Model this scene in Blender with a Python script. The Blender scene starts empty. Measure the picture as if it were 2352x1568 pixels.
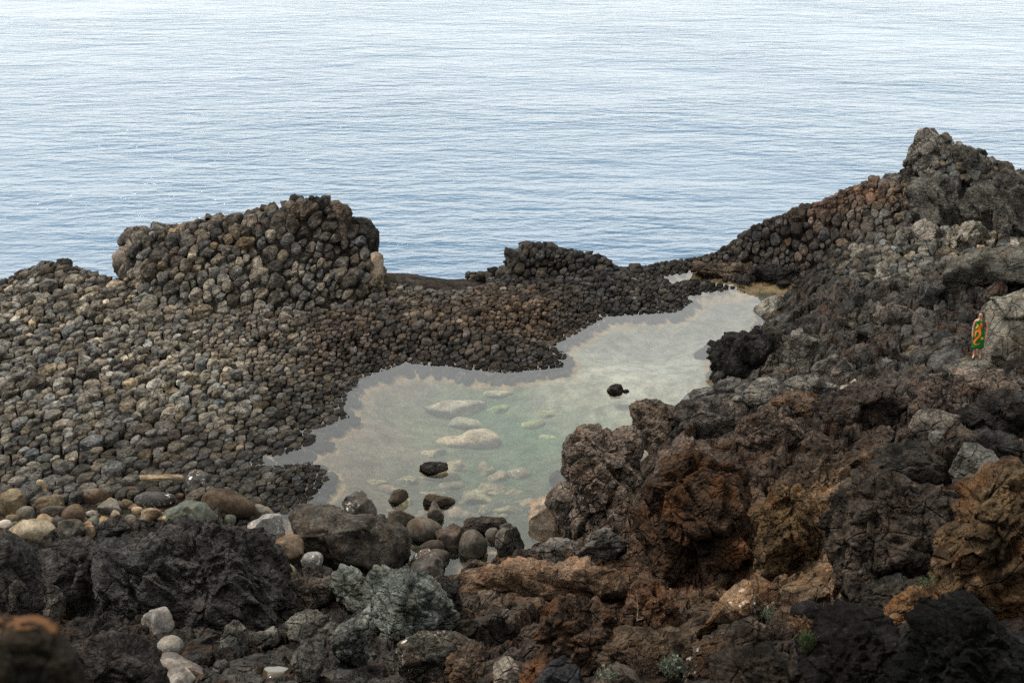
import bpy, bmesh, math, random
import numpy as np
from mathutils import Vector, Matrix

random.seed(7)
rng = np.random.default_rng(11)
SC = bpy.context.scene
COL = SC.collection

# ------------------------------------------------------------------ camera
CAM = np.array((0.0, 0.0, 21.0)); PITCH = math.radians(20.0)
cd = bpy.data.cameras.new('camera'); cam = bpy.data.objects.new('camera', cd); COL.objects.link(cam)
cam.location = CAM; cam.rotation_euler = (math.pi/2-PITCH, 0, 0)
cd.lens = 50; cd.sensor_width = 36; cd.clip_start = 0.1; cd.clip_end = 6000
cd.dof.use_dof = True; cd.dof.focus_distance = 52; cd.dof.aperture_fstop = 2.2
SC.camera = cam

# ------------------------------------------------------------------ sky, sun, exposure
SUN_EL, SUN_AZ = math.radians(60), math.radians(-72)      # high, from the left
w = bpy.data.worlds.new('World'); SC.world = w; w.use_nodes = True
nt = w.node_tree; nt.nodes.clear()
sky = nt.nodes.new('ShaderNodeTexSky'); sky.sky_type = 'NISHITA'; sky.sun_disc = False
sky.sun_elevation = SUN_EL; sky.sun_rotation = SUN_AZ; sky.air_density = 1.0; sky.dust_density = 3.0; sky.ozone_density = 1.0
cloud = nt.nodes.new('ShaderNodeMix'); cloud.data_type = 'RGBA'; cloud.inputs[0].default_value = 0.88
cloud.inputs[7].default_value = (9.75, 9.9, 9.55, 1)         # an even veil of high cloud over the blue
bg = nt.nodes.new('ShaderNodeBackground'); bg.inputs[1].default_value = 0.052
wo = nt.nodes.new('ShaderNodeOutputWorld')
nt.links.new(sky.outputs[0], cloud.inputs[6]); nt.links.new(cloud.outputs[2], bg.inputs[0]); nt.links.new(bg.outputs[0], wo.inputs[0])
sl = bpy.data.lights.new('sun', 'SUN'); sun = bpy.data.objects.new('sun', sl); COL.objects.link(sun)
sl.energy = 1.5; sl.angle = math.radians(14); sl.color = (1.0, 0.95, 0.88)
sd = Vector((math.sin(SUN_AZ)*math.cos(SUN_EL), math.cos(SUN_AZ)*math.cos(SUN_EL), math.sin(SUN_EL)))
sun.rotation_euler = (-sd).to_track_quat('-Z', 'Y').to_euler(); sun.location = (0, 40, 60)
SC.view_settings.view_transform = 'Standard'; SC.view_settings.look = 'None'
SC.view_settings.exposure = 1.98; SC.view_settings.gamma = 1
SC.render.engine = 'CYCLES'
SC.cycles.use_denoising = False
SC.cycles.max_bounces = 8; SC.cycles.diffuse_bounces = 3; SC.cycles.transparent_max_bounces = 12

# ------------------------------------------------------------------ picture <-> place  (d = the photograph seen 2352 px wide)
F = 2352*50/36.0
sp, cp = math.sin(PITCH), math.cos(PITCH)
def raydir(dx, dy):
    a = (np.asarray(dx, float)-1176)/F; b = (784-np.asarray(dy, float))/F
    return np.stack([a, b*sp+cp, b*cp-sp], -1)
def at(dx, dy, z=None, Y=None):
    r = raydir(dx, dy)
    t = (z-CAM[2])/r[..., 2] if z is not None else Y/r[..., 1]
    return CAM + r*np.asarray(t)[..., None] if np.ndim(t) else CAM + r*t
def proj(P):
    P = np.asarray(P, float)-CAM
    f = P[..., 1]*cp - P[..., 2]*sp; u = P[..., 1]*sp + P[..., 2]*cp
    f = np.maximum(f, 0.05)
    return 1176+P[..., 0]/f*F, 784-u/f*F

# ------------------------------------------------------------------ noise in numpy
_perm = np.random.default_rng(3).permutation(256); _perm = np.concatenate([_perm, _perm, _perm]).astype(np.int32)
_g = np.random.default_rng(4).normal(size=(256, 3)); _g /= np.linalg.norm(_g, axis=1)[:, None]; _g = _g.astype(np.float32)
def perlin(p):
    p = np.asarray(p, np.float32); i = np.floor(p).astype(np.int32); f = (p-i).astype(np.float32); i &= 255
    u = f*f*f*(f*(f*6-15)+10)
    out = np.zeros(len(p), np.float32)
    for cx in (0, 1):
        wx = u[:, 0] if cx else 1-u[:, 0]
        for cy in (0, 1):
            wy = u[:, 1] if cy else 1-u[:, 1]
            for cz in (0, 1):
                wz = u[:, 2] if cz else 1-u[:, 2]
                h = _perm[_perm[_perm[(i[:, 0]+cx) & 255]+((i[:, 1]+cy) & 255)]+((i[:, 2]+cz) & 255)]
                gg = _g[h]
                out += wx*wy*wz*(gg[:, 0]*(f[:, 0]-cx)+gg[:, 1]*(f[:, 1]-cy)+gg[:, 2]*(f[:, 2]-cz))
    return out*1.5
def fbm(p, octv=4, gain=0.5, lac=2.03):
    p = np.asarray(p, float); a = 1.0; s = np.zeros(len(p)); t = 0
    for k in range(octv):
        s += a*perlin(p+k*17.3); t += a; a *= gain; p = p*lac
    return s/t
def ridged(p, octv=4, gain=0.5, lac=2.07):
    p = np.asarray(p, float); a = 1.0; s = np.zeros(len(p)); t = 0
    for k in range(octv):
        s += a*(1-2*np.abs(perlin(p+k*9.7))); t += a; a *= gain; p = p*lac
    return s/t
def worley(p, jitter=0.9, second=False):
    p = np.asarray(p, float); i = np.floor(p).astype(np.int64); f = p-i
    d1 = np.full(len(p), 9.0); d2 = np.full(len(p), 9.0)
    for cx in (-1, 0, 1):
        for cy in (-1, 0, 1):
            for cz in (-1, 0, 1):
                h = _perm[_perm[_perm[(i[:, 0]+cx) & 255]+((i[:, 1]+cy) & 255)]+((i[:, 2]+cz) & 255)]
                q = np.stack([cx+0.5+jitter*0.5*_g[h, 0], cy+0.5+jitter*0.5*_g[h, 1], cz+0.5+jitter*0.5*_g[h, 2]], 1)-f
                d = (q*q).sum(1)
                m = d < d1
                d2 = np.where(m, d1, np.minimum(d2, d)); d1 = np.where(m, d, d1)
    return (np.sqrt(d1), np.sqrt(d2)) if second else np.sqrt(d1)
def cellfacet(p, tilt=1.0):
    """broken blocks: every cell of the lattice is its own tilted plane; returns the height and the distance to the cell's edge"""
    p = np.asarray(p, np.float32); i = np.floor(p).astype(np.int32); f = (p-i).astype(np.float32)
    d1 = np.full(len(p), 9.0, np.float32); d2 = d1.copy(); val = np.zeros(len(p), np.float32)
    for cx in (-1, 0, 1):
        for cy in (-1, 0, 1):
            for cz in (-1, 0, 1):
                h = _perm[_perm[_perm[(i[:, 0]+cx) & 255]+((i[:, 1]+cy) & 255)]+((i[:, 2]+cz) & 255)]
                g = _g[h]; q = g*.45; q = q+np.array((cx+.5, cy+.5, cz+.5), np.float32)-f
                d = (q*q).sum(1); m = d < d1; g2 = _g[(h+77) & 255]
                val = np.where(m, g2[:, 0]*.5-tilt*(g2*q).sum(1), val)
                d2 = np.where(m, d1, np.minimum(d2, d)); d1 = np.where(m, d, d1)
    return val, np.sqrt(d2)-np.sqrt(d1)
def sstep(a, b, x):
    t = np.clip((np.asarray(x, float)-a)/(b-a), 0, 1); return t*t*(3-2*t)

# ------------------------------------------------------------------ building helpers
def tag(o, label=None, cat=None, group=None, kind=None):
    if label: o['label'] = label
    if cat: o['category'] = cat
    if group: o['group'] = group
    if kind: o['kind'] = kind
    return o
ALB = 0.46                                       # all rock here is dark basalt
def mesh_obj(name, V, Fc, mat, parent=None, col=None, smooth=True, color=None):
    V = np.asarray(V, np.float32); Fc = np.asarray(Fc, np.int32); k = Fc.shape[1]
    me = bpy.data.meshes.new(name)
    me.vertices.add(len(V)); me.vertices.foreach_set('co', V.ravel())
    me.loops.add(Fc.size); me.loops.foreach_set('vertex_index', Fc.ravel())
    me.polygons.add(len(Fc)); me.polygons.foreach_set('loop_start', np.arange(0, Fc.size, k, dtype=np.int32))
    if smooth: me.polygons.foreach_set('use_smooth', np.ones(len(Fc), bool))
    me.update(calc_edges=True)
    if col is not None:
        a = me.color_attributes.new('Col', 'FLOAT_COLOR', 'POINT')
        a.data.foreach_set('color', np.concatenate([np.asarray(col, np.float32)*ALB, np.ones((len(V), 1), np.float32)], 1).ravel())
    if mat: me.materials.append(mat)
    o = bpy.data.objects.new(name, me); COL.objects.link(o)
    if parent: o.parent = parent
    if color is not None: o.color = (*[v*ALB for v in color], 1)
    return o
def empty(name, loc=(0, 0, 0)):
    o = bpy.data.objects.new(name, None); o.location = loc; o.empty_display_size = 0.3; COL.objects.link(o); return o

# ------------------------------------------------------------------ materials
def N(nt, t, **kw):
    n = nt.nodes.new(t)
    for k, v in kw.items():
        if k.startswith('i_'): n.inputs[int(k[2:])].default_value = v
        else: setattr(n, k, v)
    return n
def rock_mat(name, src='attr', bump=1.0, pits=0.0, lichen=0.0, var=0.55, rough=0.9, spec=0.06, strata=0.0, fine=1.0, lich_col=(0.5, 0.47, 0.42), rust=0.0, crack=0.0, knob=0.0, warm=.8):
    m = bpy.data.materials.new(name); m.use_nodes = True; nt = m.node_tree; L = nt.links.new
    bs = nt.nodes['Principled BSDF']; bs.inputs['Specular IOR Level'].default_value = spec
    if src == 'attr': base = N(nt, 'ShaderNodeVertexColor', layer_name='Col').outputs[0]
    else: base = N(nt, 'ShaderNodeObjectInfo').outputs['Color']
    pos = N(nt, 'ShaderNodeNewGeometry').outputs['Position']
    def noise(scale, det=4, rgh=0.6, vec=pos, dist=0.0):
        n = N(nt, 'ShaderNodeTexNoise'); n.inputs['Scale'].default_value = scale; n.inputs['Detail'].default_value = det
        n.inputs['Roughness'].default_value = rgh; n.inputs['Distortion'].default_value = dist; L(vec, n.inputs['Vector']); return n.outputs[0]
    def mrange(x, a, b, c, d):
        n = N(nt, 'ShaderNodeMapRange'); n.inputs[1].default_value = a; n.inputs[2].default_value = b; n.inputs[3].default_value = c; n.inputs[4].default_value = d
        L(x, n.inputs[0]); return n.outputs[0]
    def math_(op, a, b):
        n = N(nt, 'ShaderNodeMath', operation=op)
        for k, v in enumerate((a, b)):
            if isinstance(v, (int, float)): n.inputs[k].default_value = v
            else: L(v, n.inputs[k])
        return n.outputs[0]
    v1 = mrange(noise(1.7, 6, .62, dist=.3), .38, .64, max(.25, 1-var*1.1), 1+var*1.2)
    v2 = mrange(noise(11, 5, .68), .36, .66, max(.3, 1-var*.8), 1+var*.8)
    k = math_('MULTIPLY', v1, v2)
    mul = N(nt, 'ShaderNodeMix', data_type='RGBA', blend_type='MULTIPLY'); mul.inputs[0].default_value = 1
    L(base, mul.inputs[6])
    cmb = N(nt, 'ShaderNodeCombineColor'); 
    for q in range(3): L(k, cmb.inputs[q])
    L(cmb.outputs[0], mul.inputs[7]); colr = mul.outputs[2]
    # warm and cool staining
    hs = N(nt, 'ShaderNodeMix', data_type='RGBA', blend_type='MULTIPLY'); L(mrange(noise(2.6, 3, .5), .45, .7, 0, warm), hs.inputs[0]); L(colr, hs.inputs[6])
    hs.inputs[7].default_value = (1.18, .96, .78, 1); colr = hs.outputs[2]
    if rust > 0:
        rs = N(nt, 'ShaderNodeMix', data_type='RGBA'); L(math_('MULTIPLY', mrange(noise(1.1, 6, .65, dist=.6), .5, .68, 0, 1), rust), rs.inputs[0]); L(colr, rs.inputs[6])
        rs.inputs[7].default_value = (.15, .062, .022, 1); colr = rs.outputs[2]
    if lichen > 0:
        lm = math_('MULTIPLY', mrange(noise(7, 6, .7), .56, .64, 0, 1), mrange(noise(1.3, 3, .5), .47, .56, 0, lichen))
        ls = N(nt, 'ShaderNodeMix', data_type='RGBA'); L(lm, ls.inputs[0]); L(colr, ls.inputs[6]); ls.inputs[7].default_value = (*lich_col, 1); colr = ls.outputs[2]
    L(colr, bs.inputs['Base Color'])
    rr = mrange(noise(4, 3), .3, .7, rough-.12, min(1, rough+.1)); L(rr, bs.inputs['Roughness'])
    # relief
    h = math_('MULTIPLY', noise(4.5, 7, .66, dist=.4), 1.5)
    h2 = math_('MULTIPLY', noise(24, 6, .65), .32*fine); h = math_('ADD', h, h2)
    if strata > 0:
        mp = N(nt, 'ShaderNodeMapping'); mp.inputs['Rotation'].default_value = (0.35, 0.75, 0.3); mp.inputs['Scale'].default_value = (.9, .9, 6.0); L(pos, mp.inputs['Vector'])
        h = math_('ADD', h, math_('MULTIPLY', noise(1.6, 5, .6, mp.outputs[0], .4), strata))
    if pits > 0:
        vo = N(nt, 'ShaderNodeTexVoronoi'); vo.inputs['Scale'].default_value = 8; vo.inputs['Randomness'].default_value = 1; L(pos, vo.inputs['Vector'])
        vo2 = N(nt, 'ShaderNodeTexVoronoi'); vo2.inputs['Scale'].default_value = 19; L(pos, vo2.inputs['Vector'])
        h = math_('ADD', h, math_('MULTIPLY', mrange(vo.outputs[0], .1, .5, 0, 1), pits*.8))
        h = math_('ADD', h, math_('MULTIPLY', mrange(vo2.outputs[0], .1, .5, 0, 1), pits*.35))
    if crack > 0:
        wn = N(nt, 'ShaderNodeTexNoise'); wn.inputs['Scale'].default_value = 1.5; wn.inputs['Detail'].default_value = 5; L(pos, wn.inputs['Vector'])
        wv_ = N(nt, 'ShaderNodeVectorMath', operation='MULTIPLY_ADD'); L(wn.outputs[1], wv_.inputs[0]); wv_.inputs[1].default_value = (.35, .35, .35); L(pos, wv_.inputs[2])
        for sc_, am_, wd_ in ((1.7, 1.3, .05),):
            vo = N(nt, 'ShaderNodeTexVoronoi', feature='DISTANCE_TO_EDGE'); vo.inputs['Scale'].default_value = sc_; L(wv_.outputs[0], vo.inputs['Vector'])
            h = math_('ADD', h, math_('MULTIPLY', mrange(vo.outputs[0], 0, wd_, 0, 1), crack*am_))
    if knob > 0:
        for sc_, am_ in ((4.6, 1.0),):
            vo = N(nt, 'ShaderNodeTexVoronoi', feature='F1'); vo.inputs['Scale'].default_value = sc_; L(pos, vo.inputs['Vector'])
            h = math_('ADD', h, math_('MULTIPLY', vo.outputs[0], -knob*am_))
    bp = N(nt, 'ShaderNodeBump'); bp.inputs['Strength'].default_value = min(1, .6+bump*.4); bp.inputs['Distance'].default_value = .15*bump
    L(h, bp.inputs['Height']); L(bp.outputs[0], bs.inputs['Normal'])
    return m
def plain_mat(name, col, rough=.7, spec=.3):
    m = bpy.data.materials.new(name); m.use_nodes = True; b = m.node_tree.nodes['Principled BSDF']
    b.inputs['Base Color'].default_value = (*col, 1); b.inputs['Roughness'].default_value = rough; b.inputs['Specular IOR Level'].default_value = spec
    nt = m.node_tree; n = N(nt, 'ShaderNodeTexNoise'); n.inputs['Scale'].default_value = 40; n.inputs['Detail'].default_value = 4
    mx = N(nt, 'ShaderNodeMix', data_type='RGBA', blend_type='MULTIPLY'); mx.inputs[6].default_value = (*col, 1)
    mr = N(nt, 'ShaderNodeMapRange'); mr.inputs[3].default_value = .7; mr.inputs[4].default_value = 1.3; nt.links.new(n.outputs[0], mr.inputs[0])
    cc = N(nt, 'ShaderNodeCombineColor'); [nt.links.new(mr.outputs[0], cc.inputs[q]) for q in range(3)]
    mx.inputs[0].default_value = 1; nt.links.new(cc.outputs[0], mx.inputs[7]); nt.links.new(mx.outputs[2], b.inputs['Base Color'])
    return m
M = {}
M['shelf'] = rock_mat('shelf_rock', 'attr', bump=.9, var=.45)
M['stone'] = rock_mat('pillow_stone', 'attr', bump=1.0, var=.62, lichen=.25, lich_col=(.22, .205, .175), knob=.9, crack=.35, warm=.3)
M['ground'] = rock_mat('rough_ground', 'attr', bump=1.3, var=.65, pits=.3, rust=.2, crack=.8)
M['smooth'] = rock_mat('water_worn_stone', 'obj', bump=.35, var=.4, fine=.8)
M['speckled'] = rock_mat('salt_crusted_stone', 'obj', bump=.6, var=.35, lichen=.95, lich_col=(.62, .6, .56))
M['bed'] = rock_mat('pool_bed', 'attr', bump=.5, var=.3, lichen=.25, lich_col=(.30, .27, .19), warm=.4)
M['craggy'] = rock_mat('craggy_lava', 'obj', bump=1.2, var=.6, pits=.4, crack=.6, lichen=.45, lich_col=(.115, .108, .095), warm=.5)
M['pitted'] = rock_mat('pitted_lava', 'obj', bump=1.5, var=.6, pits=.7, crack=.6, lichen=.35, lich_col=(.11, .095, .08))
M['layered'] = rock_mat('layered_lava', 'obj', bump=1.5, var=.6, strata=2.4, pits=.3, crack=.5, lichen=.3, lich_col=(.075, .072, .065), warm=.5)
M['rusty'] = rock_mat('rusty_lava', 'obj', bump=1.6, var=.6, pits=.7, rust=.55, crack=.6)
M['crusted'] = rock_mat('lichen_crusted_lava', 'obj', bump=1.4, var=.6, pits=.5, rust=.3, lichen=1.0, lich_col=(.6, .55, .47), crack=.6)
M['tuff'] = rock_mat('grey_tuff', 'obj', bump=1.2, var=.45, strata=.5, crack=.6)

# ------------------------------------------------------------------ the lie of the land: control points in the picture with a height z or a distance Y
CP = []
def cz(*pts):
    for x, y, z in pts: CP.append(at(x, y, z=z))
def cy(*pts):
    for x, y, Y in pts: CP.append(at(x, y, Y=Y))
# left shelf
cz((-120,690,1.4),(0,662,1.3),(40,632,1.5),(100,606,1.7),(130,622,1.3),(200,630,1.2),(255,642,1.3),(-120,800,1.3),(-120,1000,.8),
   (150,750,1.2),(350,800,1.0),(600,800,.8),(100,900,1.0),(300,900,.75),(500,900,.6),(650,850,.6),(740,900,.4),(700,950,.3),(600,1000,.3),(400,1000,.45),
   (150,1000,.7),(50,1050,.6),(300,1060,.4),(500,1080,.35),(650,1090,.32),(600,1130,.4),(100,1170,.6),(300,1170,.5),(500,1170,.45),(-120,1170,.7),
   (300,705,1.4),(450,725,1.2),(600,725,1.1),(760,700,.95),(870,662,.85),(640,1290,.9))
# low slab and centre reef
cz((900,612,.95),(960,618,.75),(1000,627,.6),(1100,640,.45),(1150,632,.5),(1000,700,.7),(1100,690,.75),(1400,650,.55),(1350,700,.5),(1500,690,.35),(1200,760,.6),(1000,800,.45),
   (1250,820,.25),(850,840,.4),(950,760,.7),(750,770,.8),(1600,655,.38),(1450,680,.4),(1530,600,.75),(1600,600,.7),(1480,640,.4),(900,680,.85),(1100,780,.5))
cy((1165,610,67),(1300,612,67.4),(1380,612,67.6),(1470,612,67.6),(1200,630,66),(1280,630,66.3))
# ridge and crag
cy((1540,588,68),(1600,578,68.3),(1700,545,69),(1740,516,70),(1850,475,71),(1950,440,72),(2050,412,73),(2130,425,73),(2230,440,72.5),(2352,460,72),(2480,470,72),
   (1700,600,67),(1750,605,66),(1850,605,65),(1950,600,63),(2050,600,61.5),(2150,560,62),(2250,560,61),(2352,560,60),(2480,560,60),
   (2150,480,69),(2250,480,68),(1950,520,67),(1830,540,67.5),(2350,480,66.5))
for x, Y in ((1165,71),(1300,71),(1470,71),(1600,72),(1740,74),(1850,75.5),(1950,76.5),(2050,77.5),(2130,78.5),(2300,78),(2480,78),(0,66),(130,66),(-150,66),(960,71),(1080,70)):
    p = at(x, 560, Y=Y); CP.append(np.array((p[0], Y, -2.0)))
# right slope
cz((1830,665,.5),(1800,732,.8),(1765,742,.55),(1700,800,.75),(1665,805,.8),(1700,870,.9))
cy((1900,700,58),(1900,800,53),(2000,700,57),(2100,700,56),(2200,700,54.5),(2100,800,50.2),(2245,822,46.8),(2345,770,47.3),(2280,630,56),(2380,650,56),(1800,870,48.7),(2000,900,44),(2200,900,43),(2330,900,42),(2450,900,42),
   (1620,960,45.5),(1700,1000,41),(1900,1000,38.5),(2100,1000,37.4),(2300,1000,36.5),(2450,1000,36),(1560,1090,36.5),(1700,1080,35.5),(1640,1370,29.5),(1900,1200,29.5),(1850,1350,26.5),(1750,1340,27.5),(1750,1430,24),(1500,1460,24.6),
   (2100,1100,32.5),(2250,1120,31.5),(2000,1400,23.8),(2150,1330,23.5))
# foreground
cz((1110,1270,.7),(1180,1250,.8),(1040,1350,.5),(760,1330,.9))
cy((1200,1350,31),(1200,1300,33.5),(1300,1275,35.2),(1400,1250,36.5),(900,1350,33),(1200,1500,24.6),(900,1450,28),(700,1400,31),(600,1480,27.2),(400,1500,25.6),(100,1400,29.8),(60,1250,34.3),(300,1240,34.5),(450,1210,35),(600,1260,34),(620,1340,32),
   (2000,1490,17.3),(2300,1400,18.4),(2200,1560,13.4),(1900,1560,16),(1500,1560,20.2),(1100,1560,21.6),(600,1560,23.2),(200,1560,23.2),(-100,1500,25))
for x in (-14, -5, 5, 14):
    CP += [np.array((x, -6.0, 19.4)), np.array((x, 1.0, 19.0)), np.array((x*1.2, 8.0, 13.6+max(0, x)*.03))]
for x in range(-60, 61, 20):
    CP += [np.array((x, 100.0, -4.0)), np.array((x, 85.0, -3.5))]
CP += [np.array((-40, 60, 1.0)), np.array((-40, 40, 3.0)), np.array((-35, 20, 9.0)), np.array((40, 60, 5.0)), np.array((40, 40, 8.0)), np.array((35, 20, 12.0)), np.array((45, 76, 1.0))]
CP = np.array(CP)
def tps_fit(xy, v, lam=1e-3):
    n = len(xy); d = np.linalg.norm(xy[:, None]-xy[None], axis=2)/20
    K = np.where(d > 0, d*d*np.log(d+1e-12), 0)+lam*np.eye(n)
    P = np.concatenate([np.ones((n, 1)), xy/20], 1)
    A = np.block([[K, P], [P.T, np.zeros((3, 3))]])
    return xy, np.linalg.solve(A, np.concatenate([v, np.zeros((3,)+v.shape[1:])]))
def tps_eval(fit, q):
    xy, c = fit; out = np.empty(len(q)); 
    for a in range(0, len(q), 20000):
        s = q[a:a+20000]; d2 = ((s[:, None]-xy[None])**2).sum(2)/400
        out[a:a+20000] = (0.5*d2*np.log(d2+1e-12))@c[:-3]+c[-3]+(s/20)@c[-2:]
    return out
TPS = tps_fit(CP[:, :2], CP[:, 2])

POOL_D = [(587,1062),(640,1045),(690,1030),(742,1010),(705,992),(760,975),(802,957),(790,935),(800,900),(822,868),(880,852),(930,835),(1040,842),(1090,852),(1165,857),(1230,850),(1292,843),(1302,818),(1272,792),(1335,760),(1390,727),(1480,722),(1560,716),(1592,692),(1580,682),(1640,671),(1708,661),(1660,652),(1600,640),(1560,645),(1525,650),(1528,634),(1575,628),(1600,622),(1640,635),(1690,650),(1740,642),(1815,650),(1815,668),(1790,688),(1765,712),(1755,735),(1730,762),(1675,772),(1652,800),(1655,860),(1665,890),(1610,935),(1530,975),(1490,1015),(1430,1065),(1385,1125),(1335,1185),(1285,1232),(1230,1262),(1150,1258),(1090,1292),(1068,1338),(960,1345),(870,1320),(760,1315),(665,1290),(642,1225),(655,1178),(700,1155),(725,1130),(752,1100),(745,1075),(700,1062),(640,1068)]
POOL = at(np.array([p[0] for p in POOL_D]), np.array([p[1] for p in POOL_D]), z=0.0)[:, :2]
def poly_sd(q, poly):
    """signed distance to a polygon: negative inside"""
    q = np.asarray(q, float); out = np.empty(len(q))
    a = poly; b = np.roll(poly, -1, 0); e = b-a; ee = (e*e).sum(1)
    for s in range(0, len(q), 20000):
        p = q[s:s+20000]; w_ = p[:, None]-a[None]
        t = np.clip((w_*e[None]).sum(2)/ee, 0, 1)
        d = np.sqrt(((w_-t[..., None]*e[None])**2).sum(2)).min(1)
        c1 = a[None, :, 1] <= p[:, None, 1]; c2 = b[None, :, 1] > p[:, None, 1]
        cr = e[None, :, 0]*w_[..., 1]-e[None, :, 1]*w_[..., 0]
        wn = ((c1 & c2 & (cr > 0)).sum(1)-(~c1 & ~c2 & (cr < 0)).sum(1))
        out[s:s+20000] = np.where(wn != 0, -d, d)
    return out
def fit_form(pts, foot):
    P_ = np.array([at(x, y, Y=Y) for x, y, Y in pts]); f_ = np.array([at(x, 600, Y=Y)[:2] for x, Y in foot]); return tps_fit(P_[:, :2], P_[:, 2]), f_
FORM = [
 fit_form([(262,560,62.6),(275,552,63),(290,540,63.5),(400,522,63.6),(550,505,63.6),(640,484,63.8),(720,466,64),(770,474,64),(800,494,63.8),(850,528,63.6),(872,540,63.4),(872,600,62),(500,600,61),(700,580,61.2),(650,650,60),(400,600,61),(330,620,61),(800,620,61),(850,630,61.2),(268,640,61.6),
   (300,705,58.6),(450,725,58.2),(600,725,58.4),(760,700,59.6),(870,662,61),(272,555,65.5),(400,522,65.5),(550,505,65.5),(720,466,66),(860,530,65.5)],
   [(262,62.2),(290,60.2),(330,59),(450,58.3),(600,58.5),(760,59.6),(850,60.6),(878,61.5),(880,65.2),(720,66),(400,65.4),(262,65)]),
 fit_form([(2060,405,73),(2078,345,73),(2110,308,73.6),(2130,303,74),(2165,312,74),(2195,345,73.6),(2212,340,73.5),(2240,345,73.4),(2300,385,73),(2352,402,73),(2480,440,73),(2150,450,69.5),(2250,460,68.5),(2350,480,67),(2480,500,66.5),(2100,470,69),(2150,560,62),(2250,560,61),(2352,560,60),(2480,560,60),(2050,600,61.5),(2060,500,67),
   (2078,345,75),(2130,303,76),(2195,345,75.5),(2300,385,75),(2480,440,75)],
   [(2062,74.6),(2066,72),(2030,68.5),(2020,65),(2060,62),(2150,61.5),(2300,60.5),(2480,60),(2560,66),(2500,75),(2300,75.6),(2130,76)]),
 fit_form([(1158,570,66.8),(1200,567,67),(1260,570,67.2),(1330,585,67.4),(1400,600,67.4),(1200,622,65.8),(1280,625,66.2),(1380,625,66.4),(1170,640,65.4),(1165,565,68.5),(1300,575,69)],
   [(1154,65.6),(1200,65.4),(1290,65.8),(1400,66.2),(1450,67),(1400,69),(1250,69.3),(1154,69)]),
]
SHOAL = at(1430, 880, z=-.5)[:2]; DEEP = at(1150, 960, z=-1.5)[:2]
# height and shore distance sampled once on a fine lattice, read back by interpolation
_lx = np.arange(-52, 52.01, .32); _ly = np.arange(-9, 108.01, .32)
_LQ = np.stack(np.meshgrid(_lx, _ly), -1).reshape(-1, 2)
_LZ = tps_eval(TPS, _LQ)
for fit_, foot_ in FORM:
    m_ = (_LQ >= foot_.min(0)-.5).all(1) & (_LQ <= foot_.max(0)+.5).all(1); k_f = sstep(0, .9, -poly_sd(_LQ[m_], foot_)+.15*perlin(np.column_stack([_LQ[m_]*.8, np.zeros(m_.sum())]))*3)
    _LZ[m_] = _LZ[m_]*(1-k_f)+np.maximum(tps_eval(fit_, _LQ[m_]), _LZ[m_])*k_f
_lq3 = np.column_stack([_LQ, np.zeros(len(_LQ))]); _lsd = poly_sd(_LQ, POOL)
_m = sstep(.8, 3.5, _lsd)*sstep(-.4, .3, _LZ)*sstep(46, 50, _LQ[:, 1]+np.maximum(0, -_LQ[:, 0]-6)*.8)*(.55+.6*sstep(1.4, 3, _LZ))
_LZ = _LZ+_m*(.24*fbm(_lq3*np.array((.42, .3, 1)), 3)+.30*ridged(np.column_stack([_LQ[:, 0]*.955-_LQ[:, 1]*.295, (_LQ[:, 0]*.295+_LQ[:, 1]*.955)*.28, _LQ[:, 0]*0])*.62+3, 3)-.08)       # swells and furrows of the shelf
for hx, hy, hY, hr, hd in ((700, 610, 61.0, 1.3, 1.1), (620, 560, 61.6, .9, .6), (790, 570, 62.2, .8, .9), (2230, 470, 68.0, 1.2, 1.2), (2150, 470, 68.6, .8, .9), (2310, 480, 67.2, 1.0, 1.0)):
    hp = at(hx, hy, Y=hY)[:2]; _LZ = _LZ-hd*np.exp(-((((_LQ-hp)/np.array((hr, hr*1.3)))**2).sum(1))**2)          # dark hollows between the columns
_LZ = _LZ.reshape(len(_ly), len(_lx)); _LS = _lsd.reshape(len(_ly), len(_lx))
def lattice(A, xy):
    fx = np.clip((xy[:, 0]-_lx[0])/.32, 0, len(_lx)-1.001); fy = np.clip((xy[:, 1]-_ly[0])/.32, 0, len(_ly)-1.001)
    i = fx.astype(int); j = fy.astype(int); a = fx-i; b = fy-j
    return (A[j, i]*(1-a)+A[j, i+1]*a)*(1-b)+(A[j+1, i]*(1-a)+A[j+1, i+1]*a)*b
def pool_sd(xy):
    xy = np.asarray(xy, float); s = lattice(_LS, xy); m = np.abs(s) < .8
    if m.any(): s[m] = poly_sd(xy[m], POOL)
    return s
def land(xy, exact=True):
    xy = np.asarray(xy, float)
    z = lattice(_LZ, xy); sd_ = pool_sd(xy) if exact else lattice(_LS, xy)
    near = sstep(0, 3.5, sd_)
    zo = np.maximum(.05+.10*np.maximum(sd_, 0), .05)*(1-near)+z*near
    d = np.maximum(-sd_, 0)
    q = np.concatenate([xy, np.zeros((len(xy), 1))], 1)
    dep = (1.25+.2*perlin(q*.35))*(1-np.exp(-d/1.9))
    g = np.exp(-(((xy-SHOAL)/np.array((4.2, 3.2)))**2).sum(1)); dep *= 1-.62*g
    g = np.exp(-(((xy-DEEP)/np.array((4.5, 5)))**2).sum(1)); dep *= 1+.45*g
    zi = .05-dep
    z = np.where(sd_ > 0, zo, zi)
    return np.maximum(z, -4)
def ground_hit(dx, dy, fn=land):
    r = raydir(dx, dy); t = np.arange(6, 110, .1)
    P = CAM+r*t[:, None]; zz = fn(P[:, :2], False) if fn is land else fn(P[:, :2]); k = np.argmax(P[:, 2] < zz)
    return P[k] if P[k, 2] < zz[k] else P[-1]

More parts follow.
